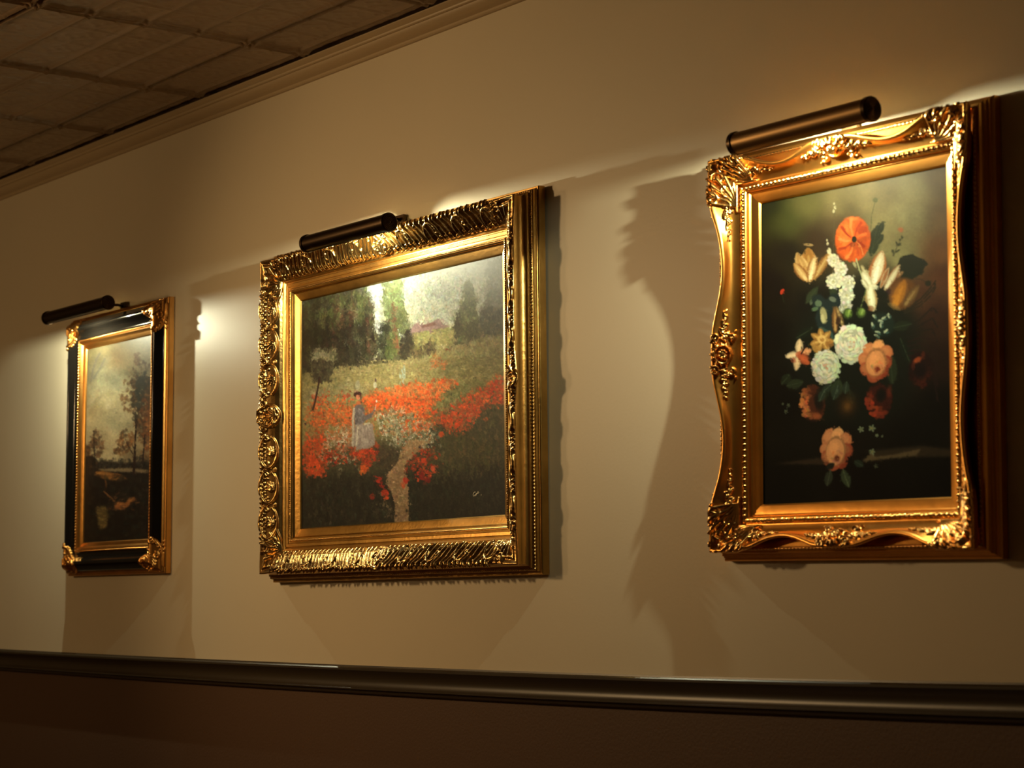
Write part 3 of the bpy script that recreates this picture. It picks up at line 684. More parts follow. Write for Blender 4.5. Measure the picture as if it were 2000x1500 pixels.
for k in range(3): p.line([(1768, 612 - k * 4), (1800, 596 - 6 * k), (1822, 575 - 8 * k), (1830, 560 - 6 * k)], 1.4, (36, 30, 18), .8)
# dark leaves at the upper right
for a in [(1704, 500, -1.35, 62, 12), (1712, 478, -.9, 26, 7), (1718, 460, -1.2, 30, 6)]: leafp(*a[:3], a[3], a[4], (40, 46, 28), (58, 62, 40))
p.poly([(1754, 520), (1762, 500), (1785, 496), (1794, 502), (1808, 506), (1816, 516), (1806, 524), (1808, 532), (1795, 538), (1780, 548), (1762, 545)], (30, 32, 19), 1.2, 1, .5, 5)
p.line([(1704, 448), (1706, 420), (1712, 397)], .9, (84, 84, 50), .9); p.dab(1713, 391, 5, 5, 0, (80, 84, 48), .9)
p.line([(1748, 500), (1754, 484), (1761, 470), (1764, 460)], .9, (64, 62, 38), .9); p.dab(1762, 449, 6, 5, .2, (172, 96, 58), .85)
for x, y, a in ((1747, 492, -2.0), (1756, 490, -.6), (1759, 478, -.7), (1755, 476, -2.1), (1763, 466, -.6)): p.dab(x, y, 6, 2, a, (48, 50, 30), .9)
p.line([(1780, 545), (1800, 545), (1812, 551)], .9, (56, 40, 24), .8); p.dab(1815, 553, 6.5, 6, 0, (34, 32, 18), 1)
p.line([(1629, 540), (1633, 430), (1634, 412)], .8, (78, 72, 48), .5)
for x, y, r in ((1633, 398, 2), (1635, 405, 2.6), (1632, 413, 2.6), (1636, 408, 1.6)): p.dab(x, y, r, r * 1.3, .2, (186, 182, 140), .8)
p.dab(1531, 569, 4, 6.5, .5, (176, 52, 28), 1); p.line([(1531, 576), (1534, 590)], .9, (34, 38, 20), .7)
# orange poppy
p.dab(1669, 467, 33.5, 43, .12, (188, 82, 30), 1, 6)
for k in range(170):
    a = rnd.uniform(0, 6.28); f = rnd.uniform(.15, .95); x = 1669 + 31 * f * math.cos(a); y = 467 + 40 * f * math.sin(a)
    lit = -.5 * math.cos(a - .8) ; b = 1 + .18 * math.cos(a + 2.5) + rnd.uniform(-.12, .12)
    p.dab(x, y, 8, 2.4, math.atan2(y - 470, x - 1672), (206 * b, 92 * b, 34 * b), .5)
p.dab(1688, 450, 11, 9, -.7, (152, 52, 22), .65); p.dab(1665, 495, 5, 18, .1, (160, 62, 24), .5); p.dab(1655, 460, 5, 26, .15, (226, 122, 54), .5); p.dab(1690, 480, 5, 20, .2, (158, 60, 24), .45)
p.dab(1650, 450, 4, 20, .3, (224, 116, 48), .45); p.line([(1675, 470), (1684, 480), (1689, 497)], 1, (196, 120, 60), .7)
for a0, L0, c0 in ((-2.6, 34, (150, 54, 22)), (-1.9, 40, (226, 128, 60)), (-1.3, 38, (164, 60, 24)), (-.6, 30, (214, 108, 46)), (.3, 28, (140, 46, 20)), (1.0, 34, (168, 66, 28)), (1.7, 40, (222, 118, 54)), (2.3, 36, (156, 56, 24)), (2.9, 30, (228, 134, 66))):
    p.line([(1671 + 7 * math.cos(a0), 468 + 8 * math.sin(a0)), (1670 + L0 * .55 * math.cos(a0 + .1), 468 + L0 * .62 * math.sin(a0 + .1)), (1669 + L0 * .88 * math.cos(a0 + .25), 467 + L0 * .98 * math.sin(a0 + .25))], 1.4, c0, .5, 3.4)
p.dab(1669, 427, 16, 4, .1, (232, 140, 70), .5, 1); p.dab(1645, 500, 12, 5, .8, (150, 56, 24), .6, 1)
p.dab(1671.5, 467.5, 5, 6.5, 0, (34, 32, 18), 1); p.dab(1668, 478, 6, 5, 0, (96, 40, 20), .5)
# parrot tulip, left
def petal(x, y, L, wd, ang, c0, c1, edge):
    c, q = math.cos(ang), math.sin(ang); A, B = [], []
    for k in range(11):
        f = k / 10; ww = wd * math.sin(math.pi * (f * .93 + .05)) ** .7
        A.append((x + L * f * c - q * ww, y + L * f * q + c * ww)); B.append((x + L * f * c + q * ww, y + L * f * q - c * ww))
    p.poly(A + B[::-1], edge, .8); 
    A2 = [((a[0] * .82 + b[0] * .18), (a[1] * .82 + b[1] * .18)) for a, b in zip(A, B)]; B2 = [((b[0] * .82 + a[0] * .18), (b[1] * .82 + a[1] * .18)) for a, b in zip(A, B)]
    p.poly(A2 + B2[::-1], c0, 1.4); p.line([(x + L * .12 * c, y + L * .12 * q), (x + L * .75 * c, y + L * .75 * q)], wd * .35, c1, .6, wd * .15)
petal(1592, 545, 62, 9, -1.02, (152, 118, 62), (176, 146, 88), (110, 70, 32))
petal(1585, 548, 64, 17, -1.62, (150, 106, 48), (184, 146, 78), (172, 124, 62))
petal(1582, 549, 60, 12, -1.95, (176, 136, 74), (198, 160, 96), (206, 172, 108))
petal(1584, 550, 52, 10, -1.35, (206, 180, 122), (224, 204, 150), (130, 84, 38))
petal(1580, 549, 44, 10, -2.2, (190, 152, 88), (214, 182, 120), (128, 80, 36))
p.dab(1583, 478, 10, 3, .1, (214, 180, 112), .6)
# white stock spire
def ruffle(x, y, rx, ry, base, n=26, hi=1.12, seed=1, core=None):
    q = random.Random(seed); p.dab(x, y, rx, ry, 0, [c * .80 for c in base], 1, 4)
    for k in range(n):
        a = 2 * math.pi * k / n * 1.0 + q.uniform(-.1, .1); f = .86 + q.uniform(-.05, .08)
        p.dab(x + rx * f * math.cos(a), y + ry * f * math.sin(a), rx * .19 + .6, ry * .15 + .6, a, [c * q.uniform(.86, 1.04) for c in base], .9)
    for ring in (.66, .46, .28):
        for k in range(int(n * ring) + 3):
            a = q.uniform(0, 6.28); b = q.choice((.72, .9, 1.0, hi))
            p.dab(x + rx * ring * math.cos(a), y + ry * ring * math.sin(a), rx * .20, ry * .09, a + 1.57, [min(255, c * b) for c in base], .75)
    if core: p.dab(x, y, rx * .14, ry * .14, 0, core, .8)
WT = (216, 210, 172)
for x, y, r, g in ((1638, 548, 12, 1), (1653, 598, 13, .8), (1655, 576, 15, .95), (1659, 552, 13, 1), (1630, 549, 13, .98), (1645, 525, 12.5, 1), (1631, 508, 11.5, 1)):
    ruffle(x, y, r, r * 1.1, [c * g for c in WT], 10, 1.1, int(x + y)); p.dab(x + 1, y + 1, 3, 3, 0, (172, 164, 112), .7); p.dab(x, y, 1.5, 1.5, 0, (130, 128, 80), .7)
for x, y, r in ((1622.5, 490, 5.5), (1620, 476, 3), (1619, 469, 2.2), (1625, 497, 3.5)): p.dab(x, y, r * .8, r * 1.2, 0, (200, 194, 150), .95)
p.line([(1675, 505), (1681, 525), (1689, 548)], 1.4, (150, 150, 104), .8); p.dab(1672, 516, 3, 8, -.5, (166, 160, 112), .8)
# white tulip
petal(1712, 560, 50, 7, -2.15, (176, 168, 122), (196, 190, 148), (120, 98, 56))
petal(1738, 548, 34, 6, -.55, (150, 118, 74), (176, 146, 100), (90, 56, 32))
petal(1730, 566, 58, 9, -1.02, (186, 172, 128), (206, 196, 152), (110, 66, 36))
petal(1708, 556, 68, 16, -1.30, (206, 196, 152), (226, 220, 182), (150, 92, 48))
petal(1722, 562, 44, 5, -1.18, (120, 70, 36), (150, 96, 52), (200, 188, 144))
petal(1704, 560, 34, 8, 2.5 - 4.6, (206, 198, 156), (216, 210, 170), (170, 160, 116))
petal(1700, 556, 52, 12, 1.42, (206, 198, 152), (226, 218, 174), (150, 120, 72)); p.dab(1703, 602, 7, 6, 0, (112, 62, 34), .6)
p.dab(1707, 560, 12, 5, 0, (216, 208, 166), .8)
petal(1686, 545, 24, 5, 1.0, (190, 182, 140), (206, 200, 160), (150, 140, 100))
# yellow tulip and purple shadow petals
p.dab(1765, 573, 27, 32, .35, (88, 54, 24), 1, 3)
petal(1748, 600, 58, 17, -1.18, (148, 92, 30), (172, 110, 36), (98, 62, 30)); petal(1768, 598, 50, 9, -.95, (108, 78, 40), (136, 106, 60), (80, 56, 32))
p.dab(1748, 598, 15, 5, .5, (122, 92, 48), .6); p.dab(1738, 570, 6, 5, 0, (52, 32, 30), .8)
# blue-black iris
p.poly([(1588, 578), (1604, 574), (1616, 585), (1628, 572), (1640, 574), (1643, 594), (1634, 606), (1630, 640), (1634, 668), (1622, 655), (1600, 640), (1594, 618), (1600, 604), (1590, 600)], (26, 34, 30), 1.5)
p.dab(1601, 592, 7, 7, 0, (92, 106, 76), .8); p.dab(1594, 603, 8, 4, -.3, (84, 104, 68), .8); p.dab(1611, 615, 7, 17, -.15, (156, 142, 92), .9); p.dab(1609, 622, 4, 10, -.1, (186, 170, 116), .7); p.dab(1629, 584, 8, 5, .4, (100, 104, 82), .8)
p.line([(1640, 576), (1643, 592), (1634, 605)], 2, (22, 28, 30), .9); p.line([(1604, 640), (1625, 650), (1632, 672)], 3, (44, 62, 52), .8); p.dab(1587, 590, 3, 6, .2, (104, 116, 86), .6)
petal(1634, 650, 52, 7, -1.6, (124, 84, 42), (160, 120, 66), (66, 40, 22)); petal(1650, 640, 45, 5, -1.9, (140, 110, 62), (166, 140, 84), (60, 40, 24)); p.dab(1640, 625, 5, 10, .3, (40, 24, 16), .8)
for x, y in ((1658, 612), (1684, 610)):
    p.dab(x, y, 10, 11, .1, (50, 62, 26), 1); p.dab(x + 1, y - 1, 6.5, 7.5, .2, (92, 112, 44), .9); p.dab(x + 2, y - 2, 2, 6, .3, (150, 164, 84), .6)
p.line([(1684, 598), (1690, 580), (1694, 565)], 1.2, (80, 88, 48), .8)
p.dab(1726, 633, 24, 25, 0, (22, 30, 22), 1, 2)
for x, y, a in ((1710, 618, .8), (1722, 626, .3), (1738, 616, 1.4), (1706, 634, 1.3), (1732, 646, -.8), (1716, 648, .2), (1728, 620, -.6), (1722, 634, 1.5), (1714, 655, .4)):
    p.dab(x, y, 6, 2.2, a, (176, 176, 134), .85); p.dab(x + 3, y + 3, 4, 2, a + .5, (62, 84, 72), .8)
# yellow daffodil
for k in range(7): petal(1607, 664, 24, 7, k * .9 - 1.7, (168, 118, 54), (194, 146, 76), (120, 78, 34))
p.dab(1607, 662, 9, 9, 0, (206, 158, 86), .9); p.dab(1608, 663, 4, 4, 0, (150, 98, 42), .9); p.dab(1598, 682, 12, 7, .6, (162, 112, 52), .9); p.dab(1622, 672, 8, 8, 0, (140, 90, 40), .8)
# lily
for a, L, wd, c0 in ((-1.5, 30, 8, (216, 176, 124)), (2.95, 26, 8, (222, 184, 134)), (1.75, 32, 8, (210, 168, 118)), (-.35, 26, 8, (206, 134, 84)), (.75, 28, 10, (172, 76, 40))):
    petal(1562, 691, L, wd, a, c0, [min(255, c * 1.06) for c in c0], [c * .72 for c in c0])
p.dab(1563, 692, 8, 7, .2, (166, 72, 40), .7); p.line([(1567, 690), (1575, 676)], 1.6, (36, 20, 16), .9); p.dab(1551, 703, 5, 5, 0, (166, 72, 46), .6)
# big white peonies
def peony(x, y, rx, ry, seed, g=1.):
    q = random.Random(seed); b = [c * g for c in (208, 198, 158)]
    p.dab(x, y, rx * .93, ry * .93, 0, [c * .78 for c in b], 1, 5)
    for k in range(19):
        a = 2 * math.pi * k / 19 + q.uniform(-.1, .1); f = .84 + q.uniform(-.05, .05)
        p.dab(x + rx * f * math.cos(a), y + ry * f * math.sin(a), rx * .17, ry * .16, a, [c * q.uniform(.86, 1.03) * (1 - .10 * math.sin(a)) for c in b], .95, 3)
    for k in range(85):
        f = .80 * math.sqrt(q.random()); a = q.uniform(0, 6.28); px, py = x + rx * f * math.cos(a), y + ry * f * math.sin(a); t = a + 1.57 + q.uniform(-.5, .5); z = rx * q.uniform(.12, .22)
        p.dab(px + 1.1 * math.cos(a), py + 1.4 * math.sin(a), z, z * .45, t, [c * .64 for c in b], .55, 1.6)
        p.dab(px, py, z, z * .48, t, [min(255, c * q.uniform(.92, 1.10)) for c in b], .85, 1.8)
    for k in range(5): p.dab(x + q.uniform(-.16, .2) * rx, y + q.uniform(-.14, .2) * ry, 2.2, 3, q.uniform(0, 3), (190, 118, 82), .6, 1.2)
peony(1663.5, 671.5, 32, 40, 3); peony(1614.5, 715.5, 28.5, 35, 8, .95)
# pink roses
def rose(x, y, rx, ry, ang, base, core, seed=1):
    q = random.Random(seed); P = lambda u, v: (x + u * rx * math.cos(ang) - v * ry * math.sin(ang), y + u * rx * math.sin(ang) + v * ry * math.cos(ang))
    for u, v, r, g in ((-.55, -.55, .50, .92), (.0, -.78, .45, 1.04), (.58, -.60, .46, .96), (-.78, .0, .42, .88), (.76, -.05, .42, .76), (-.55, .50, .46, .84), (.5, .5, .46, .74), (0, .72, .44, .80)):
        px, py = P(u * q.uniform(.86, 1.05), v * q.uniform(.9, 1.04)); r *= q.uniform(.85, 1.1); g *= 1 - .16 * max(0, v) - .14 * max(0, u); p.dab(px, py, rx * r, ry * r * q.uniform(.8, 1.), ang + q.uniform(-.6, .6), [min(255, base[0] * g), base[1] * g * g, base[2] * g * g], 1, 3); p.dab(px - 1.5, py - 1.5, rx * r * .7, ry * r * .5, ang, [min(255, c * g * 1.1) for c in base], .5)
    px, py = P(0, .05); p.dab(px, py, rx * .70, ry * .74, ang, [c * .72 for c in base], 1, 4)
    px, py = P(-.04, .10); p.dab(px, py, rx * .62, ry * .66, ang, base, 1, 4); px, py = P(-.15, -.05); p.dab(px, py, rx * .38, ry * .42, ang, [min(255, c * 1.12) for c in base], .7, 1.2)
    for k in range(9):
        a = q.uniform(0, 6.28); px, py = P(.12 + .34 * math.cos(a), .32 + .30 * math.sin(a)); p.dab(px, py, rx * .16, ry * .06, a + 1.2, [c * q.choice((.74, .86, 1.05)) for c in base], .6)
    px, py = P(.14, .42); p.dab(px, py, rx * .20, ry * .16, ang, core, .95, 1.4); p.dab(px, py, rx * .30, ry * .26, ang, core, .35, 1.)
rose(1713, 705, 29, 37, .15, (206, 128, 72), (112, 40, 22), 2)
rose(1633, 878, 27.5, 39, .12, (206, 134, 80), (96, 44, 26), 5)
# half-hidden orange blooms
def bloom(x, y, rx, ry, base, dark, la, seed):
    # ruffled flower seen half in shadow: la = side that catches the painted light
    q = random.Random(seed); p.dab(x, y, rx * .92, ry * .92, 0, dark, .95, 2)
    for k in range(120):
        a = q.uniform(0, 6.28); f = q.uniform(.36, .93); lit = max(0, math.cos(a - la)) ** .8; px, py = x + rx * f * math.cos(a), y + ry * f * math.sin(a)
        c = [d + (b_ - d) * min(1, lit * q.uniform(.7, 1.15)) for b_, d in zip(base, dark)]
        p.dab(px + .8, py + 1.1, rx * .17, ry * .07, a + 1.57 + q.uniform(-.4, .4), [v * .6 for v in c], .5, 1.5)
        p.dab(px, py, rx * q.uniform(.12, .2), ry * q.uniform(.06, .10), a + 1.57 + q.uniform(-.5, .5), c, .8, 1.6)
bloom(1588, 787, 27, 38, (206, 112, 58), (70, 32, 18), 2.9, 1); p.dab(1600, 784, 10, 20, -.2, (20, 15, 11), .92, 1.2); p.dab(1605, 766, 10, 12, 0, (24, 22, 16), .85, 1); p.dab(1596, 812, 12, 8, .1, (176, 88, 46), .6, 1)
bloom(1717, 782, 28, 37, (160, 56, 28), (54, 20, 13), 2.4, 2); p.dab(1722, 771, 11, 16, .2, (16, 13, 9), .95, 1.2); p.dab(1738, 764, 6, 14, .1, (104, 38, 22), .6, 1); p.dab(1726, 806, 12, 6, -.2, (140, 50, 26), .5, 1)
bloom(1800, 722, 27, 37, (66, 24, 13), (30, 13, 9), 1.2, 3); p.dab(1799, 724, 14, 18, 0, (16, 9, 8), .95, 1); p.dab(1793, 703, 11, 6, -.6, (160, 68, 30), .85, 1.1); p.dab(1804, 694, 5, 10, .2, (100, 40, 20), .6, 1); p.dab(1785, 715, 4, 8, 0, (92, 36, 22), .5)
# vase glow, leaves, table
for r, c in ((38, (30, 18, 10)), (30, (52, 31, 14)), (22, (78, 47, 18)), (14, (104, 64, 24)), (8, (120, 76, 30))): p.dab(1656, 794 - r * .1, r * .85, r, .2, c, .55, .6)
for a in [(1625, 750, 2.4, 26, 7), (1638, 752, 1.9, 30, 8), (1655, 745, 1.7, 24, 7), (1612, 760, 2.0, 26, 7)]: leafp(*a[:3], a[3], a[4], (36, 42, 30), (66, 74, 54))
leafp(1622, 918, 1.8, 32, 8, (44, 46, 32), (70, 72, 50)); leafp(1646, 916, 1.25, 38, 9, (50, 56, 36), (84, 90, 60)); leafp(1668, 900, .5, 22, 7, (32, 38, 26), (50, 56, 40)); leafp(1630, 905, 2.6, 20, 6, (28, 26, 18))
m = p.blur(p.inside([(1512, 905), (1600, 893), (1620, 905), (1600, 907)]), 2); p.lay(m, (54, 38, 24), .8)
p.poly([(1650, 872), (1685, 880), (1705, 880), (1800, 870), (1862, 878), (1862, 892), (1750, 894), (1690, 902), (1682, 898), (1705, 885)], (50, 38, 24), 3, .85)
p.poly([(1684, 901), (1704, 884), (1710, 892), (1745, 888), (1800, 876), (1790, 890), (1730, 896)], (96, 76, 48), 1.6, .8)
for x, y, r in ((1682, 838, 7), (1704, 836, 8), (1704, 882, 7), (1713, 850, 4), (1711, 910, 5), (1724, 852, 3), (1536, 803, 5), (1541, 790, 4), (1530, 788, 3)):
    g = .62 if x < 1600 or y > 900 else .95
    for k in range(5): a = k * 1.257 + x; p.dab(x + r * .55 * math.cos(a), y + r * .55 * math.sin(a), r * .42, r * .26, a, [c * g for c in (118, 122, 88)], .9)
    p.dab(x, y, r * .2, r * .2, 0, [c * g for c in (150, 130, 60)], .9)
p.smear(12000, 2.3, 1.6, .8, 1.2, 1.6, .05, .012, .7)
n2 = p.noise(3, 2); p.I = np.clip(p.I * (1 + (n2 - .5) * .08)[..., None], 0, 255)
p_right = p

# ---------------------------------------------------------------- river landscape
LQ = [(171.3, 683.0), (299.8, 653.2), (293.8, 1052.8), (164.6, 1060.0)]
p = Painter(158, 645, 306, 1068, LQ, 1.7, 6)
p.grad([(175, 690, (180, 174, 116)), (200, 680, (188, 180, 124)), (195, 730, (192, 192, 140)), (200, 780, (168, 160, 110)), (180, 800, (160, 146, 98)), (230, 700, (172, 152, 104)), (268, 680, (196, 190, 136)), (255, 690, (180, 168, 116)),
        (225, 745, (176, 176, 132)), (240, 800, (160, 152, 108)), (220, 830, (138, 134, 94)), (200, 850, (128, 118, 80)), (215, 880, (142, 132, 90)), (260, 900, (112, 100, 66)), (290, 750, (160, 146, 98))])
n1 = p.noise(26, 4, 1.2, .8); p.I *= (1 + (n1 - .5) * .42)[..., None]
p.dabs([(172, 700), (215, 690), (215, 790), (172, 800)], 60, [(196, 192, 146), (170, 168, 130), (150, 144, 110)], 10, 2.4, -.8, .5, .3)
for a in ([(188, 705), (182, 720), (178, 745)], [(205, 700), (196, 720), (182, 740)], [(196, 690), (186, 706)]): p.line(a, 2.2, (150, 148, 126), .35)
p.dab(198, 742, 11, 22, .05, (202, 202, 150), .5, 1); p.dab(205, 775, 8, 10, .2, (190, 182, 130), .4, 1)
FO = [(92, 66, 36), (70, 52, 32), (112, 78, 40), (54, 44, 28), (130, 90, 46)]
# far bank, field, water
p.poly([(158, 905), (200, 900), (240, 905), (306, 898), (306, 1068), (158, 1068)], (30, 24, 16), 2)
p.dabs([(186, 900), (240, 896), (292, 890), (292, 912), (186, 914)], 120, [(44, 42, 32), (58, 54, 40), (36, 34, 26)], 4, 2, V_, .5, .7)
p.poly([(190, 916), (250, 914), (290, 918), (290, 924), (240, 922), (200, 920)], (122, 108, 72), 1.2, .9)
p.poly([(184, 921), (200, 920), (235, 927), (250, 936), (230, 940), (205, 936), (188, 930)], (124, 84, 36), 1.5); p.dabs([(186, 922), (236, 928), (230, 938), (195, 932)], 50, [(140, 98, 46), (108, 72, 34)], 5, 4, .15, .1, .6)
p.line([(206, 938), (208, 948), (206, 956)], 2, (92, 60, 30), .7)
p.dabs([(160, 930), (300, 925), (300, 1060), (160, 1065)], 420, [(28, 22, 15), (38, 32, 20), (20, 16, 12), (44, 40, 26), (30, 34, 26)], 6, 2, .4, 1, .55)
p.line([(203, 960), (214, 970), (224, 980)], 1.6, (104, 72, 38), .5, 2.4)
p.poly([(222, 984), (232, 980), (245, 982), (250, 975), (262, 971), (266, 976), (256, 982), (250, 990), (236, 996), (225, 994)], (138, 88, 42), 1.2); p.dab(238, 987, 6, 3.4, .3, (164, 108, 56), .8); p.dab(256, 977, 6, 3, -.3, (150, 102, 50), .8)
p.dabs([(205, 962), (272, 962), (270, 996), (212, 996)], 60, [(32, 26, 18), (52, 38, 24), (92, 62, 34), (116, 78, 42)], 4, 2.4, -.2, .5, .55)
p.poly([(187, 990), (206, 988), (212, 1006), (208, 1032), (194, 1034), (190, 1010)], (82, 68, 34), 2, .9); p.dabs([(190, 990), (208, 990), (207, 1032), (194, 1032)], 60, [(104, 88, 44), (88, 74, 38), (120, 98, 48)], 4, 3, 0, .3, .6)
p.dabs([(270, 940), (296, 930), (296, 1040), (275, 1040)], 60, [(52, 50, 38), (36, 36, 30), (60, 48, 34)], 4, 3, V_, .4, .6)
# trees
def tree(pts, n, cols, z=3.2): p.dabs(pts, n, cols, z, 1.5, V_, .8, .72)
tree([(240, 890), (222, 885), (225, 868), (236, 846), (248, 838), (262, 850), (258, 870), (250, 882)], 140, FO)
big = [(262, 700), (270, 690), (275, 705), (285, 700), (299, 720), (299, 900), (275, 905), (268, 880), (262, 850), (262, 822), (240, 800), (236, 775), (246, 762), (240, 745), (252, 735), (258, 720)]
tree(big, 330, [(112, 82, 46), (130, 98, 56), (92, 70, 42)], 3.4); tree([(256, 740), (299, 735), (299, 860), (268, 850), (258, 800)], 420, FO[1:4] + [(46, 44, 32)], 4.2)
tree([(268, 730), (284, 728), (280, 800), (262, 800)], 90, [(58, 60, 46), (48, 50, 38)], 4)
tree([(275, 770), (299, 770), (299, 880), (280, 880)], 120, [(136, 84, 40), (110, 68, 34), (80, 56, 34)], 4)
tree([(262, 690), (272, 688), (275, 712), (262, 715)], 26, [(140, 104, 62), (120, 88, 52)], 3)
p.dabs([(240, 720), (298, 700), (298, 850), (250, 850)], 46, [(186, 176, 124), (160, 150, 104)], 2.2, 1.6, V_, .8, .7)
p.line([(267, 820), (264, 860), (263, 895), (261, 928)], 1.7, (40, 28, 20), .95, 2.6); p.line([(263, 893), (255, 880), (250, 870)], 1.0, (48, 34, 24), .9); p.line([(262, 878), (258, 868)], .8, (48, 34, 24), .8); p.line([(283, 850), (279, 900)], 1.5, (44, 32, 24), .8)
lt = [(165, 870), (178, 858), (184, 835), (190, 842), (200, 858), (202, 880), (192, 896), (186, 930), (165, 930)]
tree(lt, 230, [(60, 48, 32), (78, 58, 36), (44, 36, 26), (96, 70, 42)], 3.4); p.line([(183, 842), (184, 880), (186, 915)], 1.2, (36, 28, 20), .9); tree([(160, 895), (186, 890), (190, 940), (160, 950)], 120, [(34, 30, 22), (26, 22, 16)], 4.5)
p.smear(3200, 2.2, 1.8, .5, .9, 2.0, .12, .03, .6); p.smear(3000, 1.8, 1.6, 1.2, .9, 1.2, .10, .02, .6)
n2 = p.noise(3, 2); p.I = np.clip(p.I * (1 + (n2 - .5) * .14)[..., None], 0, 255)
p_left = p

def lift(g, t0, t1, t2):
    # sheet colours are as seen under warm lamplight: tints undo it, g darkens paint near the lamp to offset falloff
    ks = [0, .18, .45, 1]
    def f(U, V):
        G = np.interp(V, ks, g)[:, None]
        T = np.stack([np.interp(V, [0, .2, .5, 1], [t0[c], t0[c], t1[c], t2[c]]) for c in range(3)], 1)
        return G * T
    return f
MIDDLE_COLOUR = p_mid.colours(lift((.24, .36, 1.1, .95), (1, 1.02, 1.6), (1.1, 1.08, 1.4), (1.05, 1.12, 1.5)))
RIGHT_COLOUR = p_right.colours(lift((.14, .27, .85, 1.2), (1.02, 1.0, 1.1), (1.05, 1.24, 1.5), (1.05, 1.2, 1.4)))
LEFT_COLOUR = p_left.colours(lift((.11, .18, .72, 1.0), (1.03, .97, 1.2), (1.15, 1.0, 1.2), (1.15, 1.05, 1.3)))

# ================================================================== the three framed pictures
def picture_root(label, X, Z, rot, tilt, h):
    r = empty('framed_painting', (X, 0, Z)); tag(r, label, 'framed painting')
    r.rotation_euler = (tilt, rot, 0)
    r.location.y = -(h / 2 + .12) * math.sin(tilt)
    return r

def backing(parent, hw, hh, m, d0, d1):
    x, z = hw + m, hh + m
    V = [(a, -d, b) for d in (d0, d1) for a, b in ((-x, -z), (x, -z), (x, z), (-x, z))]
    Fc = [(0, 1, 2, 3), (7, 6, 5, 4), (0, 4, 5, 1), (1, 5, 6, 2), (2, 6, 7, 3), (3, 7, 4, 0)]
    return mesh_obj('backing_board', V, Fc, M_BLACKWOOD, parent, False)
M_BLACKWOOD = simple_mat('dark_backing_wood', (.05, .03, .018), .6)

def rel_from(maps, w0=0):
    def f(side, al, s, half, arc):
        return maps[0 if side in (0, 2) else 1].sample(np.clip(s, 0, None), arc - w0)
    return f

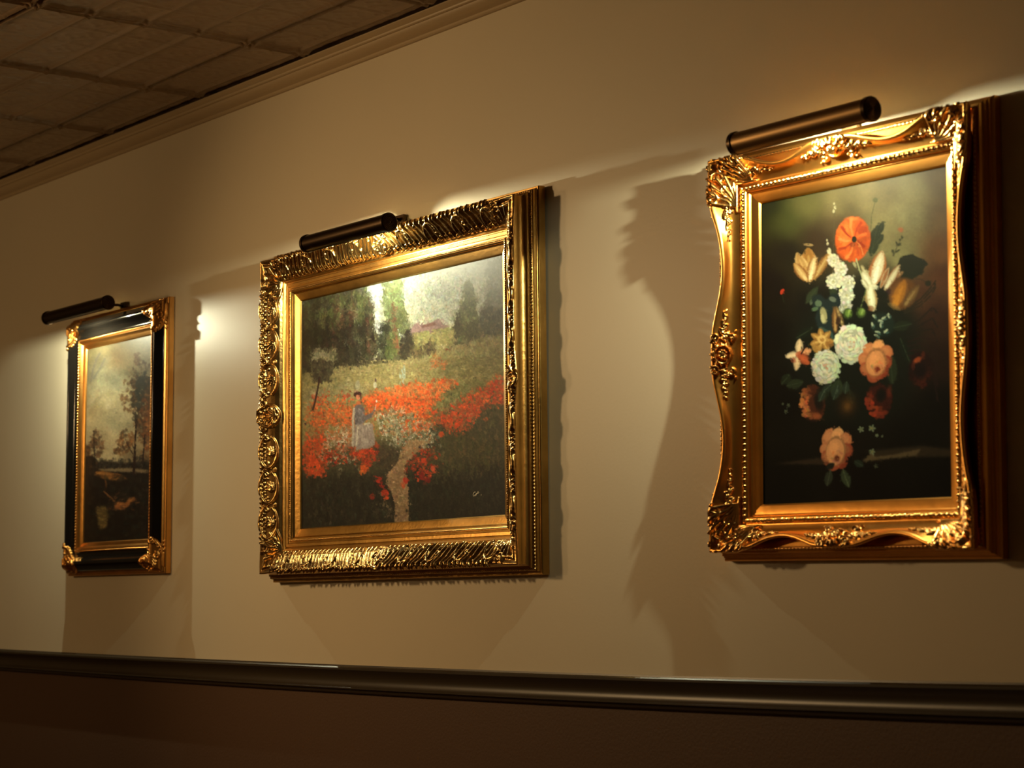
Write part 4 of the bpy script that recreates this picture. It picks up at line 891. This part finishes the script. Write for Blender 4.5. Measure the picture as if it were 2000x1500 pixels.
# ---------------------------------------------------------------- middle picture: poppy field
def build_middle():
    W, H = .8944, .6096; hw, hh = W / 2, H / 2
    root = picture_root('large gold carved frame around a painting of a red poppy field', -4.2633, 1.796, -.0031, .006, H)
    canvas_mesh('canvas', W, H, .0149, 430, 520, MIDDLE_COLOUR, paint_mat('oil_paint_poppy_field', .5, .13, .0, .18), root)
    fr = sweep('frame', hw, hh, [(.0235, .020), (.0240, .031), (.0265, .0335), (.028, .034), (.0325, .0345), (.0345, .0325), (.0385, .0325), (.040, .034), (.047, .035),
        (.049, .033), (.052, .033), (.0535, .038), (.0575, .0395), (.0595, .037), (.0615, .037), (.063, .039)], M_GOLD_M, root, step=.05, dstep=.02)
    fr.data.set_sharp_from_angle(angle=math.radians(25))
    ou = sweep('outer_moulding', hw, hh, [(.1105, .074), (.1150, .073), (.1165, .066), (.1155, .060), (.1155, .054), (.117, .048), (.120, .044), (.1245, .042), (.1245, .036),
        (.1255, .035), (.1285, .033), (.1295, .030), (.132, .029), (.1325, .0225), (.1345, .0215), (.1350, .020), (.1385, .020), (.1399, .018), (.1399, .0008)],
        M_GOLD_M, fr, step=.05, dstep=.02)
    ou.data.set_sharp_from_angle(angle=math.radians(25))
    sweep('bead_moulding', hw, hh, [(.0282, .0338), (.0322, .0342)], M_GOLD_MC, fr, step=.0011, dstep=.0008, relief=bead_relief(.0052, .0022, .004))
    sweep('bead_moulding', hw, hh, [(.1250, .0352), (.1295, .0305)], M_GOLD_MC, fr, step=.0016, dstep=.0009, relief=bead_relief(.0082, .0035, .0065))
    li = sweep('liner', hw, hh, [(-.001, .016), (.0015, .0195), (.004, .0205), (.0195, .0245), (.0215, .0270), (.0232, .0262), (.0235, .016)], M_GOLD_M, root, step=.05, dstep=.02)
    li.data.set_sharp_from_angle(angle=math.radians(25))
    # carved border
    prof = [(.0615, .037), (.066, .0455), (.074, .0535), (.085, .0605), (.097, .067), (.107, .0735), (.1115, .0765), (.1145, .0755), (.1155, .072)]
    pd = densify(prof, .0015); WD = np.linalg.norm(np.diff(pd, axis=0), axis=1).sum()
    q = random.Random(5); maps = []
    for which, half in ((0, hw + .1155), (1, hh + .1155)):
        R = Relief(half + .02, WD)
        s = .085
        if which == 1:
            cell = (half - .085 - .05) / 3
            for c in range(3):
                x = s + cell * (c + .5)
                R.arcr(x, WD * .56, cell * .46, WD * .36, 15, 335, .0030, .0078)
                R.scroll(x + cell * .38, WD * .62, .0075, 0, 1.2, .0022, .0064)
                for k in range(6):
                    a = -1.1 + .42 * k
                    x0 = x - cell * .12; y0 = WD * .45
                    R.ridge([(x0, y0), (x0 + .012 * math.cos(a), y0 + .010 * math.sin(a)), (x0 + .026 * math.cos(a + .35), y0 + .018 * math.sin(a + .35))], .0021, .0055, .4)
                for k in range(9): R.stamp(x + q.uniform(-.4, .4) * cell, WD * q.uniform(.3, .75), .003, .0048, .0022, q.uniform(0, 3))
                R.stamp(x - cell * .5, WD * .3, .006, .0058, .004)
                R.stamp(x - cell * .5, WD * .62, .004, .0062)
            k = .08
            while k < half:
                R.stamp(k, WD * .87, .0048, .0062, .0042); R.stamp(k + .006, WD * .74, .0034, .0052); k += .0118
        else:
            k = .078
            while k < half + .01:
                # raked acanthus strands, each ending in a curl
                lean = q.uniform(.016, .026); rr = q.uniform(.0030, .0040); hh_ = q.uniform(.0068, .0088)
                R.ridge([(k, WD * .10), (k + lean * .1, WD * .32), (k + lean * .5, WD * .58), (k + lean * 1.2, WD * .94)], rr, hh_, -.2)
                R.ridge([(k + .008, WD * .30), (k + .010 + lean * .4, WD * .52), (k + .009 + lean * 1.1, WD * .82)], .0024, hh_ * .8, .2)
                R.stamp(k + lean * .2 + .009, WD * q.uniform(.12, .26), .0042, .0075, .003, q.uniform(0, 3))
                R.stamp(k + lean * 1.2 + .006, WD * q.uniform(.84, .95), .0045, .0072)
                k += q.uniform(.0165, .0205)
            s = .10
            while s < half:
                R.arcr(s, WD * .45, .024, WD * .38, -60, 170, .0036, .0100); R.scroll(s - .016, WD * .5, .010, 90, 1.1, .003, .0095); s += .118
        # corner: fan of lobes with scrolls
        for k in range(8):
            a = math.radians(12 + 22 * k); x0, y0 = .060, WD * .02
            R.ridge([(x0, y0), (x0 - .03 * math.cos(a), y0 + .026 * math.sin(a)), (x0 - .052 * math.cos(a + .1), y0 + .060 * abs(math.sin(a)))], .0032, .0062, -.2)
        R.scroll(.066, WD * .72, .012, 200, 1.3, .003, .0075); R.scroll(.074, WD * .30, .009, 120, 1.3, .0026, .007)
        R.arcr(.045, WD * .95, .05, WD * .25, 180, 350, .003, .0065)
        # middle cartouche
        ce = half
        R.arcr(ce, WD * .55, .030, WD * .42, 90, 280, .0034, .0088); R.scroll(ce - .034, WD * .75, .010, 0, 1.2, .003, .0085)
        for k in range(5):
            a = math.radians(200 - 28 * k) if which else math.radians(190 - 20 * k)
            R.ridge([(ce, WD * .25), (ce + .022 * math.cos(a), WD * (.25) + .034 * abs(math.sin(a)))], .0032, .0085, -.2)
        R.stamp(ce, WD * .25, .008, .0095, .006)
        maps.append(R)
    def scal(side, s, half, m):
        wgt = np.clip((m - .095) / .017, 0, 1)
        bump = np.exp(-(np.clip(s - .02, 0, None) / .045) ** 2) * .0045 + np.exp(-((s - half) / .045) ** 2) * .008 * (side in (1, 3))
        return wgt * (bump - .0015), wgt * 0
    sweep('carved_border', hw, hh, prof, M_GOLD_MC, fr, step=.0015, dstep=.0015, relief=rel_from(maps), scallop=scal)
    backing(root, hw, hh, .09, .002, .0142)
    # painter's initials
    V = []; Fc = []
    def ink(pts, wd):
        b = len(V)
        for (x, z), (nx, nz) in zip(pts, [(pts[min(i + 1, len(pts) - 1)][0] - pts[max(i - 1, 0)][0], pts[min(i + 1, len(pts) - 1)][1] - pts[max(i - 1, 0)][1]) for i in range(len(pts))]):
            l = math.hypot(nx, nz) or 1; nx, nz = nx / l, nz / l
            for sg in (-1, 1): V.append((x - sg * nz * wd, -.0153, z + sg * nx * wd))
        for i in range(len(pts) - 1): Fc.append((b + 2 * i, b + 2 * i + 1, b + 2 * i + 3, b + 2 * i + 2))
    def P(px, py):
        u, v = MID_HOM(px, py); return ((u - .5) * W, (.5 - v) * H)
    ink([P(*p) for p in ((929.6, 961.5), (928.6, 960.4), (926.2, 962.2), (924.9, 966.0), (925.4, 968.6), (927.4, 968.4), (929.6, 965.2))], .0008)
    ink([P(*p) for p in ((935.2, 959.3), (933.2, 962.2), (931.0, 966.2), (929.8, 968.8))], .0008)
    ink([P(*p) for p in ((929.5, 965.6), (932.0, 963.2), (934.6, 963.4), (936.6, 961.2))], .0007)
    ink([P(*p) for p in ((940.3, 966.6), (941.4, 966.4))], .0009)
    mesh_obj('signature', V, Fc, simple_mat('pale_signature_paint', (.62, .55, .42), .6), root, False)
    return root

# ---------------------------------------------------------------- right picture: flowers in a vase
def spray(R, x, y, ang, L, n, wd, h, q):
    """leafy spray: curved stem with alternating lobed leaves and berries"""
    c, s_ = math.cos(ang), math.sin(ang)
    for k in range(n):
        f = (k + .5) / n; px = x + L * f * c; py = y + L * f * s_
        sg = 1 if k % 2 else -1
        R.leaf(px, py, ang + sg * .75, wd * (1.15 - .7 * f), wd * .5 * (1.1 - .6 * f), h * (1 - .35 * f))
        R.stamp(px - sg * s_ * wd * .3, py - sg * c * wd * .3, wd * .13 + .001, h * .8)
    R.ridge([(x, y), (x + L * .5 * c, y + L * .5 * s_ + .002), (x + L * c, y + L * s_)], .0018, h * .8, .5)

def build_right():
    W, H = .4853, .6069; hw, hh = W / 2, H / 2
    root = picture_root('orange-gold swept frame around a dark painting of flowers in a vase', -2.7237, 1.7806, .0139, 0.0, H)
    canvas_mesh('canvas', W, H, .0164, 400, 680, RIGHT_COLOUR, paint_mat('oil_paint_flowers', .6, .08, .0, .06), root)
    mmax = .0905
    def pinch(s, half):
        c1 = .075; mid = (c1 + half - .05) / 2
        u = np.clip((s - c1) / (half - .05 - c1), 0, 1)
        p = np.sin(np.pi * u) ** 1.3
        cen = np.exp(-((s - half) / .045) ** 2)
        return p, cen
    def scal(side, s, half, m):
        wgt = np.clip((m - .055) / .025, 0, 1) ** 1.3
        p, cen = pinch(s, half)
        corner = 1 / (1 + np.exp((s - .115) / .010))
        return wgt * (-.019 * p + .003 * cen + .009 * corner - .003), wgt * (-.007 * p + .002 * cen + .003 * corner)
    prof = [(.024, .020), (.0242, .033), (.026, .0365), (.028, .0372), (.0365, .0378), (.038, .0365), (.0395, .0365), (.042, .0375), (.048, .0400),
            (.055, .0445), (.062, .0505), (.070, .0585), (.076, .065), (.080, .070), (.083, .0735), (.0860, .0740), (.0880, .0715), (.0885, .067), (.086, .060), (.0845, .054)]
    fr = sweep('frame', hw, hh, prof, M_GOLD_R, root, step=.006, dstep=.004, scallop=scal)
    ou = sweep('outer_moulding', hw, hh, [(.052, .034), (.0800, .043), (.0840, .0445), (.0845, .0455), (.087, .0465), (.0905, .046), (.0905, .042), (.0955, .041), (.097, .036), (.101, .034), (.1015, .028),
                (.1045, .026), (.105, .0215), (.1085, .020), (.1100, .018), (.1110, .016), (.1110, .0008)], M_GOLD_R, fr, step=.05, dstep=.02)
    ou.data.set_sharp_from_angle(angle=math.radians(25))
    q = random.Random(9)
    def irregular(side, al, s, half, arc):
        ph = (s / .0118) % 1; y = (arc / .0088) * 2 - 1; b = np.floor(s / .0118)
        big = np.sqrt(np.maximum(0, 1 - ((ph - .3) / .28) ** 2 - y ** 2)); sm = np.sqrt(np.maximum(0, 1 - ((ph - .8) / .14) ** 2 - (y * 1.5 - .3 * np.sin(b * 2.1)) ** 2))
        return .0046 * np.maximum(big, sm * .75)
    sweep('bead_moulding', hw, hh, [(.0275, .0370), (.0365, .0376)], M_GOLD_RC, fr, step=.0014, dstep=.0009, relief=irregular)
    sweep('bead_moulding', hw, hh, [(.0850, .0462), (.0905, .0458)], M_GOLD_RC, fr, step=.0020, dstep=.0011, relief=bead_relief(.0095, .0026, .0055))
    li = sweep('liner', hw, hh, [(-.001, .0175), (.0015, .0215), (.0035, .0225), (.019, .0262), (.0215, .029), (.0235, .0285), (.0242, .0175)], M_GOLD_R, root, step=.05, dstep=.02)
    li.data.set_sharp_from_angle(angle=math.radians(25))
    # ornaments on the cove
    op = prof[6:18]; pd = densify(op, .0014); WD = np.linalg.norm(np.diff(pd, axis=0), axis=1).sum()
    RC = Relief(.19, WD)
    for k in range(7):
        a = math.radians(95 + 14 * k); x0, y0 = .088, WD * .05
        RC.ridge([(x0 + .002 * k, y0), (x0 + .030 * math.cos(a), y0 + .022 * math.sin(a)), (x0 + .078 * math.cos(a), y0 + .060 * math.sin(a))], .0052, .0085, -.15)
    for k in range(26):
        RC.stamp(q.uniform(.004, .075), WD * q.uniform(.08, .95), q.uniform(.003, .006), q.uniform(.006, .011), q.uniform(.002, .004), q.uniform(0, 3))
    RC.scroll(.072, WD * .80, .013, 200, 1.4, .0034, .0115); RC.scroll(.055, WD * .38, .012, 20, 1.4, .0032, .0105)
    RC.scroll(.030, WD * .62, .012, 100, 1.4, .0032, .011)
    RC.arcr(.085, WD * .60, .014, WD * .30, 60, 300, .003, .0095)
    spray(RC, .085, WD * .42, -.04, .075, 7, .016, .0085, q)
    RC.arcr(.05, WD * .93, .06, WD * .10, 0, 180, .003, .009)
    RS = Relief(.20, WD)     # centre ornament, s measured from the middle of the side
    RS.stamp(0, WD * .55, .013, .013, .011); RS.arcr(0, WD * .55, .019, .017, 0, 360, .003, .011)
    for k in range(9):
        a = math.radians(-20 + 27.5 * k); RS.stamp(.021 * math.cos(a), WD * .55 + .02 * math.sin(a), .0055, .0105, .0035, a)
        RS.stamp(.008 * math.cos(a * 1.7), WD * .55 + .008 * math.sin(a * 1.7), .003, .0155)
    RS.scroll(.034, WD * .80, .010, 180, 1.2, .003, .010)
    RS.scroll(.036, WD * .28, .008, 180, 1.2, .0028, .009)
    spray(RS, .030, WD * .52, 0, .062, 7, .015, .0085, q)
    for k in range(9): RS.stamp(q.uniform(.0, .05), WD * q.uniform(.15, .95), .0035, .0085, .0022, q.uniform(0, 3))
    mx = max(p[0] for p in op)
    keep = lambda rel: rel > .0012
    def edge_window(arc, W): return np.clip(arc / .004, 0, 1) * np.clip((W - arc) / .013, 0, 1)
    def corner_rel(side, al, s, half, arc): return RC.sample(s, arc) * (s < .185) * edge_window(arc, WD)
    for c in range(4):
        # one ornament = the end of this side and the start of the next
        def sr(side, a, c=c):
            f = (a + mx - .19) / (a + mx)
            return (f, 1.) if side == c else (-1., -f)
        sweep('corner_ornament', hw, hh, op, M_GOLD_RC, fr, step=.0014, dstep=.0014, relief=corner_rel, scallop=scal, keep=keep, sides=(c, (c + 1) % 4), srange=sr, lift=-.0006)
    def cen_rel(side, al, s, half, arc): return RS.sample(np.abs(al), arc) * edge_window(arc, WD)
    for c in range(4):
        def sr(side, a, c=c):
            f = .11 / (a + mx); return (-f, f)
        sweep('centre_ornament', hw, hh, op, M_GOLD_RC, fr, step=.0014, dstep=.0014, relief=cen_rel, scallop=scal, keep=keep, sides=(c,), srange=sr, lift=-.0006)
    backing(root, hw, hh, .07, .002, .0155)
    return root

# ---------------------------------------------------------------- left picture: riverside trees
def build_left():
    W, H = .4436, .6136; hw, hh = W / 2, H / 2
    root = picture_root('black and gold frame around a painting of autumn trees under a cloudy sky', -5.7873, 1.7943, 0.0, 0.0, H)
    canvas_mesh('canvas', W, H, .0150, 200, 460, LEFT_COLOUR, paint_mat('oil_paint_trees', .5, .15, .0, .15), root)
    li = sweep('liner', hw, hh, [(-.001, .016), (.0015, .0200), (.0030, .0208), (.012, .0238), (.0145, .0285), (.0190, .0325), (.0225, .0335), (.0232, .030), (.0235, .016)], M_GOLD_L, root, step=.05, dstep=.02)
    li.data.set_sharp_from_angle(angle=math.radians(25))
    fr = sweep('frame', hw, hh, [(.0230, .020), (.0232, .031), (.029, .0315), (.0305, .0330), (.037, .0330), (.044, .0352), (.050, .0395), (.055, .0445), (.059, .0490), (.0635, .0512),
                (.068, .0505), (.0725, .0470), (.0770, .0420), (.0820, .0365), (.0865, .0315), (.0885, .0290), (.0895, .026), (.0895, .010)], M_BLACK, root, step=.05, dstep=.004)
    ou = sweep('gold_edge', hw, hh, [(.0890, .018), (.0892, .0265), (.0910, .0275), (.0925, .0262), (.0932, .0225), (.0945, .0205), (.0985, .0200), (.1012, .0192), (.1029, .0165), (.1029, .0008)],
               M_GOLD_L, fr, step=.05, dstep=.02)
    ou.data.set_sharp_from_angle(angle=math.radians(25))
    sweep('bead_moulding', hw, hh, [(.0233, .0312), (.0290, .0316)], M_GOLD_L, fr, step=.0016, dstep=.0009, relief=bead_relief(.0092, .0046, .0057))
    op = [(.0305, .0334), (.037, .0334), (.044, .0356), (.050, .0399), (.055, .0449), (.059, .0494), (.0635, .0516), (.068, .0509), (.0725, .0474), (.0770, .0424), (.0820, .0369), (.0865, .0319), (.0905, .0290), (.0945, .0235), (.0985, .0210)]
    pd = densify(op, .0014); WD = np.linalg.norm(np.diff(pd, axis=0), axis=1).sum(); q = random.Random(3)
    R = Relief(.17, WD)
    # plain gold tongue edged with scrolls
    for x in np.arange(.0, .088, .004):
        f = 1 - (x / .10) ** 2
        for y in np.arange(.03, .95, .05): 
            if abs(y - .5) < .5 * f + .05: R.stamp(x, WD * y, .006, .0032, .006)
    R.ridge([(.02, WD * .06), (.045, WD * .10), (.07, WD * .25), (.088, WD * .45), (.094, WD * .60)], .0036, .0078, .2)
    R.ridge([(.02, WD * .97), (.05, WD * .95), (.075, WD * .88), (.092, WD * .72)], .0034, .0072, .2)
    R.scroll(.094, WD * .55, .010, 90, 1.3, .003, .0080); R.scroll(.050, WD * .72, .010, 0, 1.3, .0028, .0085); R.scroll(.046, WD * .30, .009, 0, 1.3, .0026, .008)
    for k in range(7):
        a = math.radians(100 + 13 * k); R.ridge([(.050, WD * .5), (.05 + .045 * math.cos(a), WD * .5 + .02 * math.sin(a))], .003, .0075)
        R.stamp(.09 - k * .012, WD * .98, .003, .0065); R.stamp(.02 + k * .011, WD * q.uniform(.3, .8), .004, .0085, .0028, q.uniform(0, 3))
    mx = max(p[0] for p in op)
    def corner_rel(side, al, s, half, arc): return R.sample(s, arc) * (s < .16) * np.clip(arc / .003, 0, 1) * np.clip((WD - arc) / .003, 0, 1)
    for c in range(4):
        def sr(side, a, c=c):
            f = (a + mx - .16) / (a + mx)
            return (f, 1.) if side == c else (-1., -f)
        sweep('corner_ornament', hw, hh, op, M_GOLD_L, fr, step=.0014, dstep=.0014, relief=corner_rel, keep=lambda rel: rel > .0012, sides=(c, (c + 1) % 4), srange=sr, lift=-.0006)
    backing(root, hw, hh, .07, .002, .0145)
    fr['label'] = 'black lacquer frame moulding'; ou['label'] = 'gold outer edge'; li['label'] = 'gold inner slip'
    for o in fr.children:
        if o.name.startswith('corner'): o['label'] = 'gold corner ornament'
        if o.name.startswith('bead'): o['label'] = 'gold beading'
    return root

build_left(); build_middle(); build_right()

picture_light('dark bronze picture light above the black and gold framed tree painting', -5.775, 2.1853, .165, .414, .0200, M_BRONZE, 6, 98, 2.2063, -5.775, M_BULBS['left'], -5.87)
picture_light('dark bronze picture light above the poppy field painting', -4.266, 2.2020, .165, .372, .0215, M_BRONZE, -20, 92, 2.2463, -4.2633, M_BULBS['middle'], -4.27)
picture_light('glossy brown bronze picture light above the dark flower painting', -2.7155, 2.1789, .150, .358, .0218, M_BRONZE_R, -9, 91, 2.1982, -2.7237, M_BULBS['right'], -2.75, M_BRONZE)
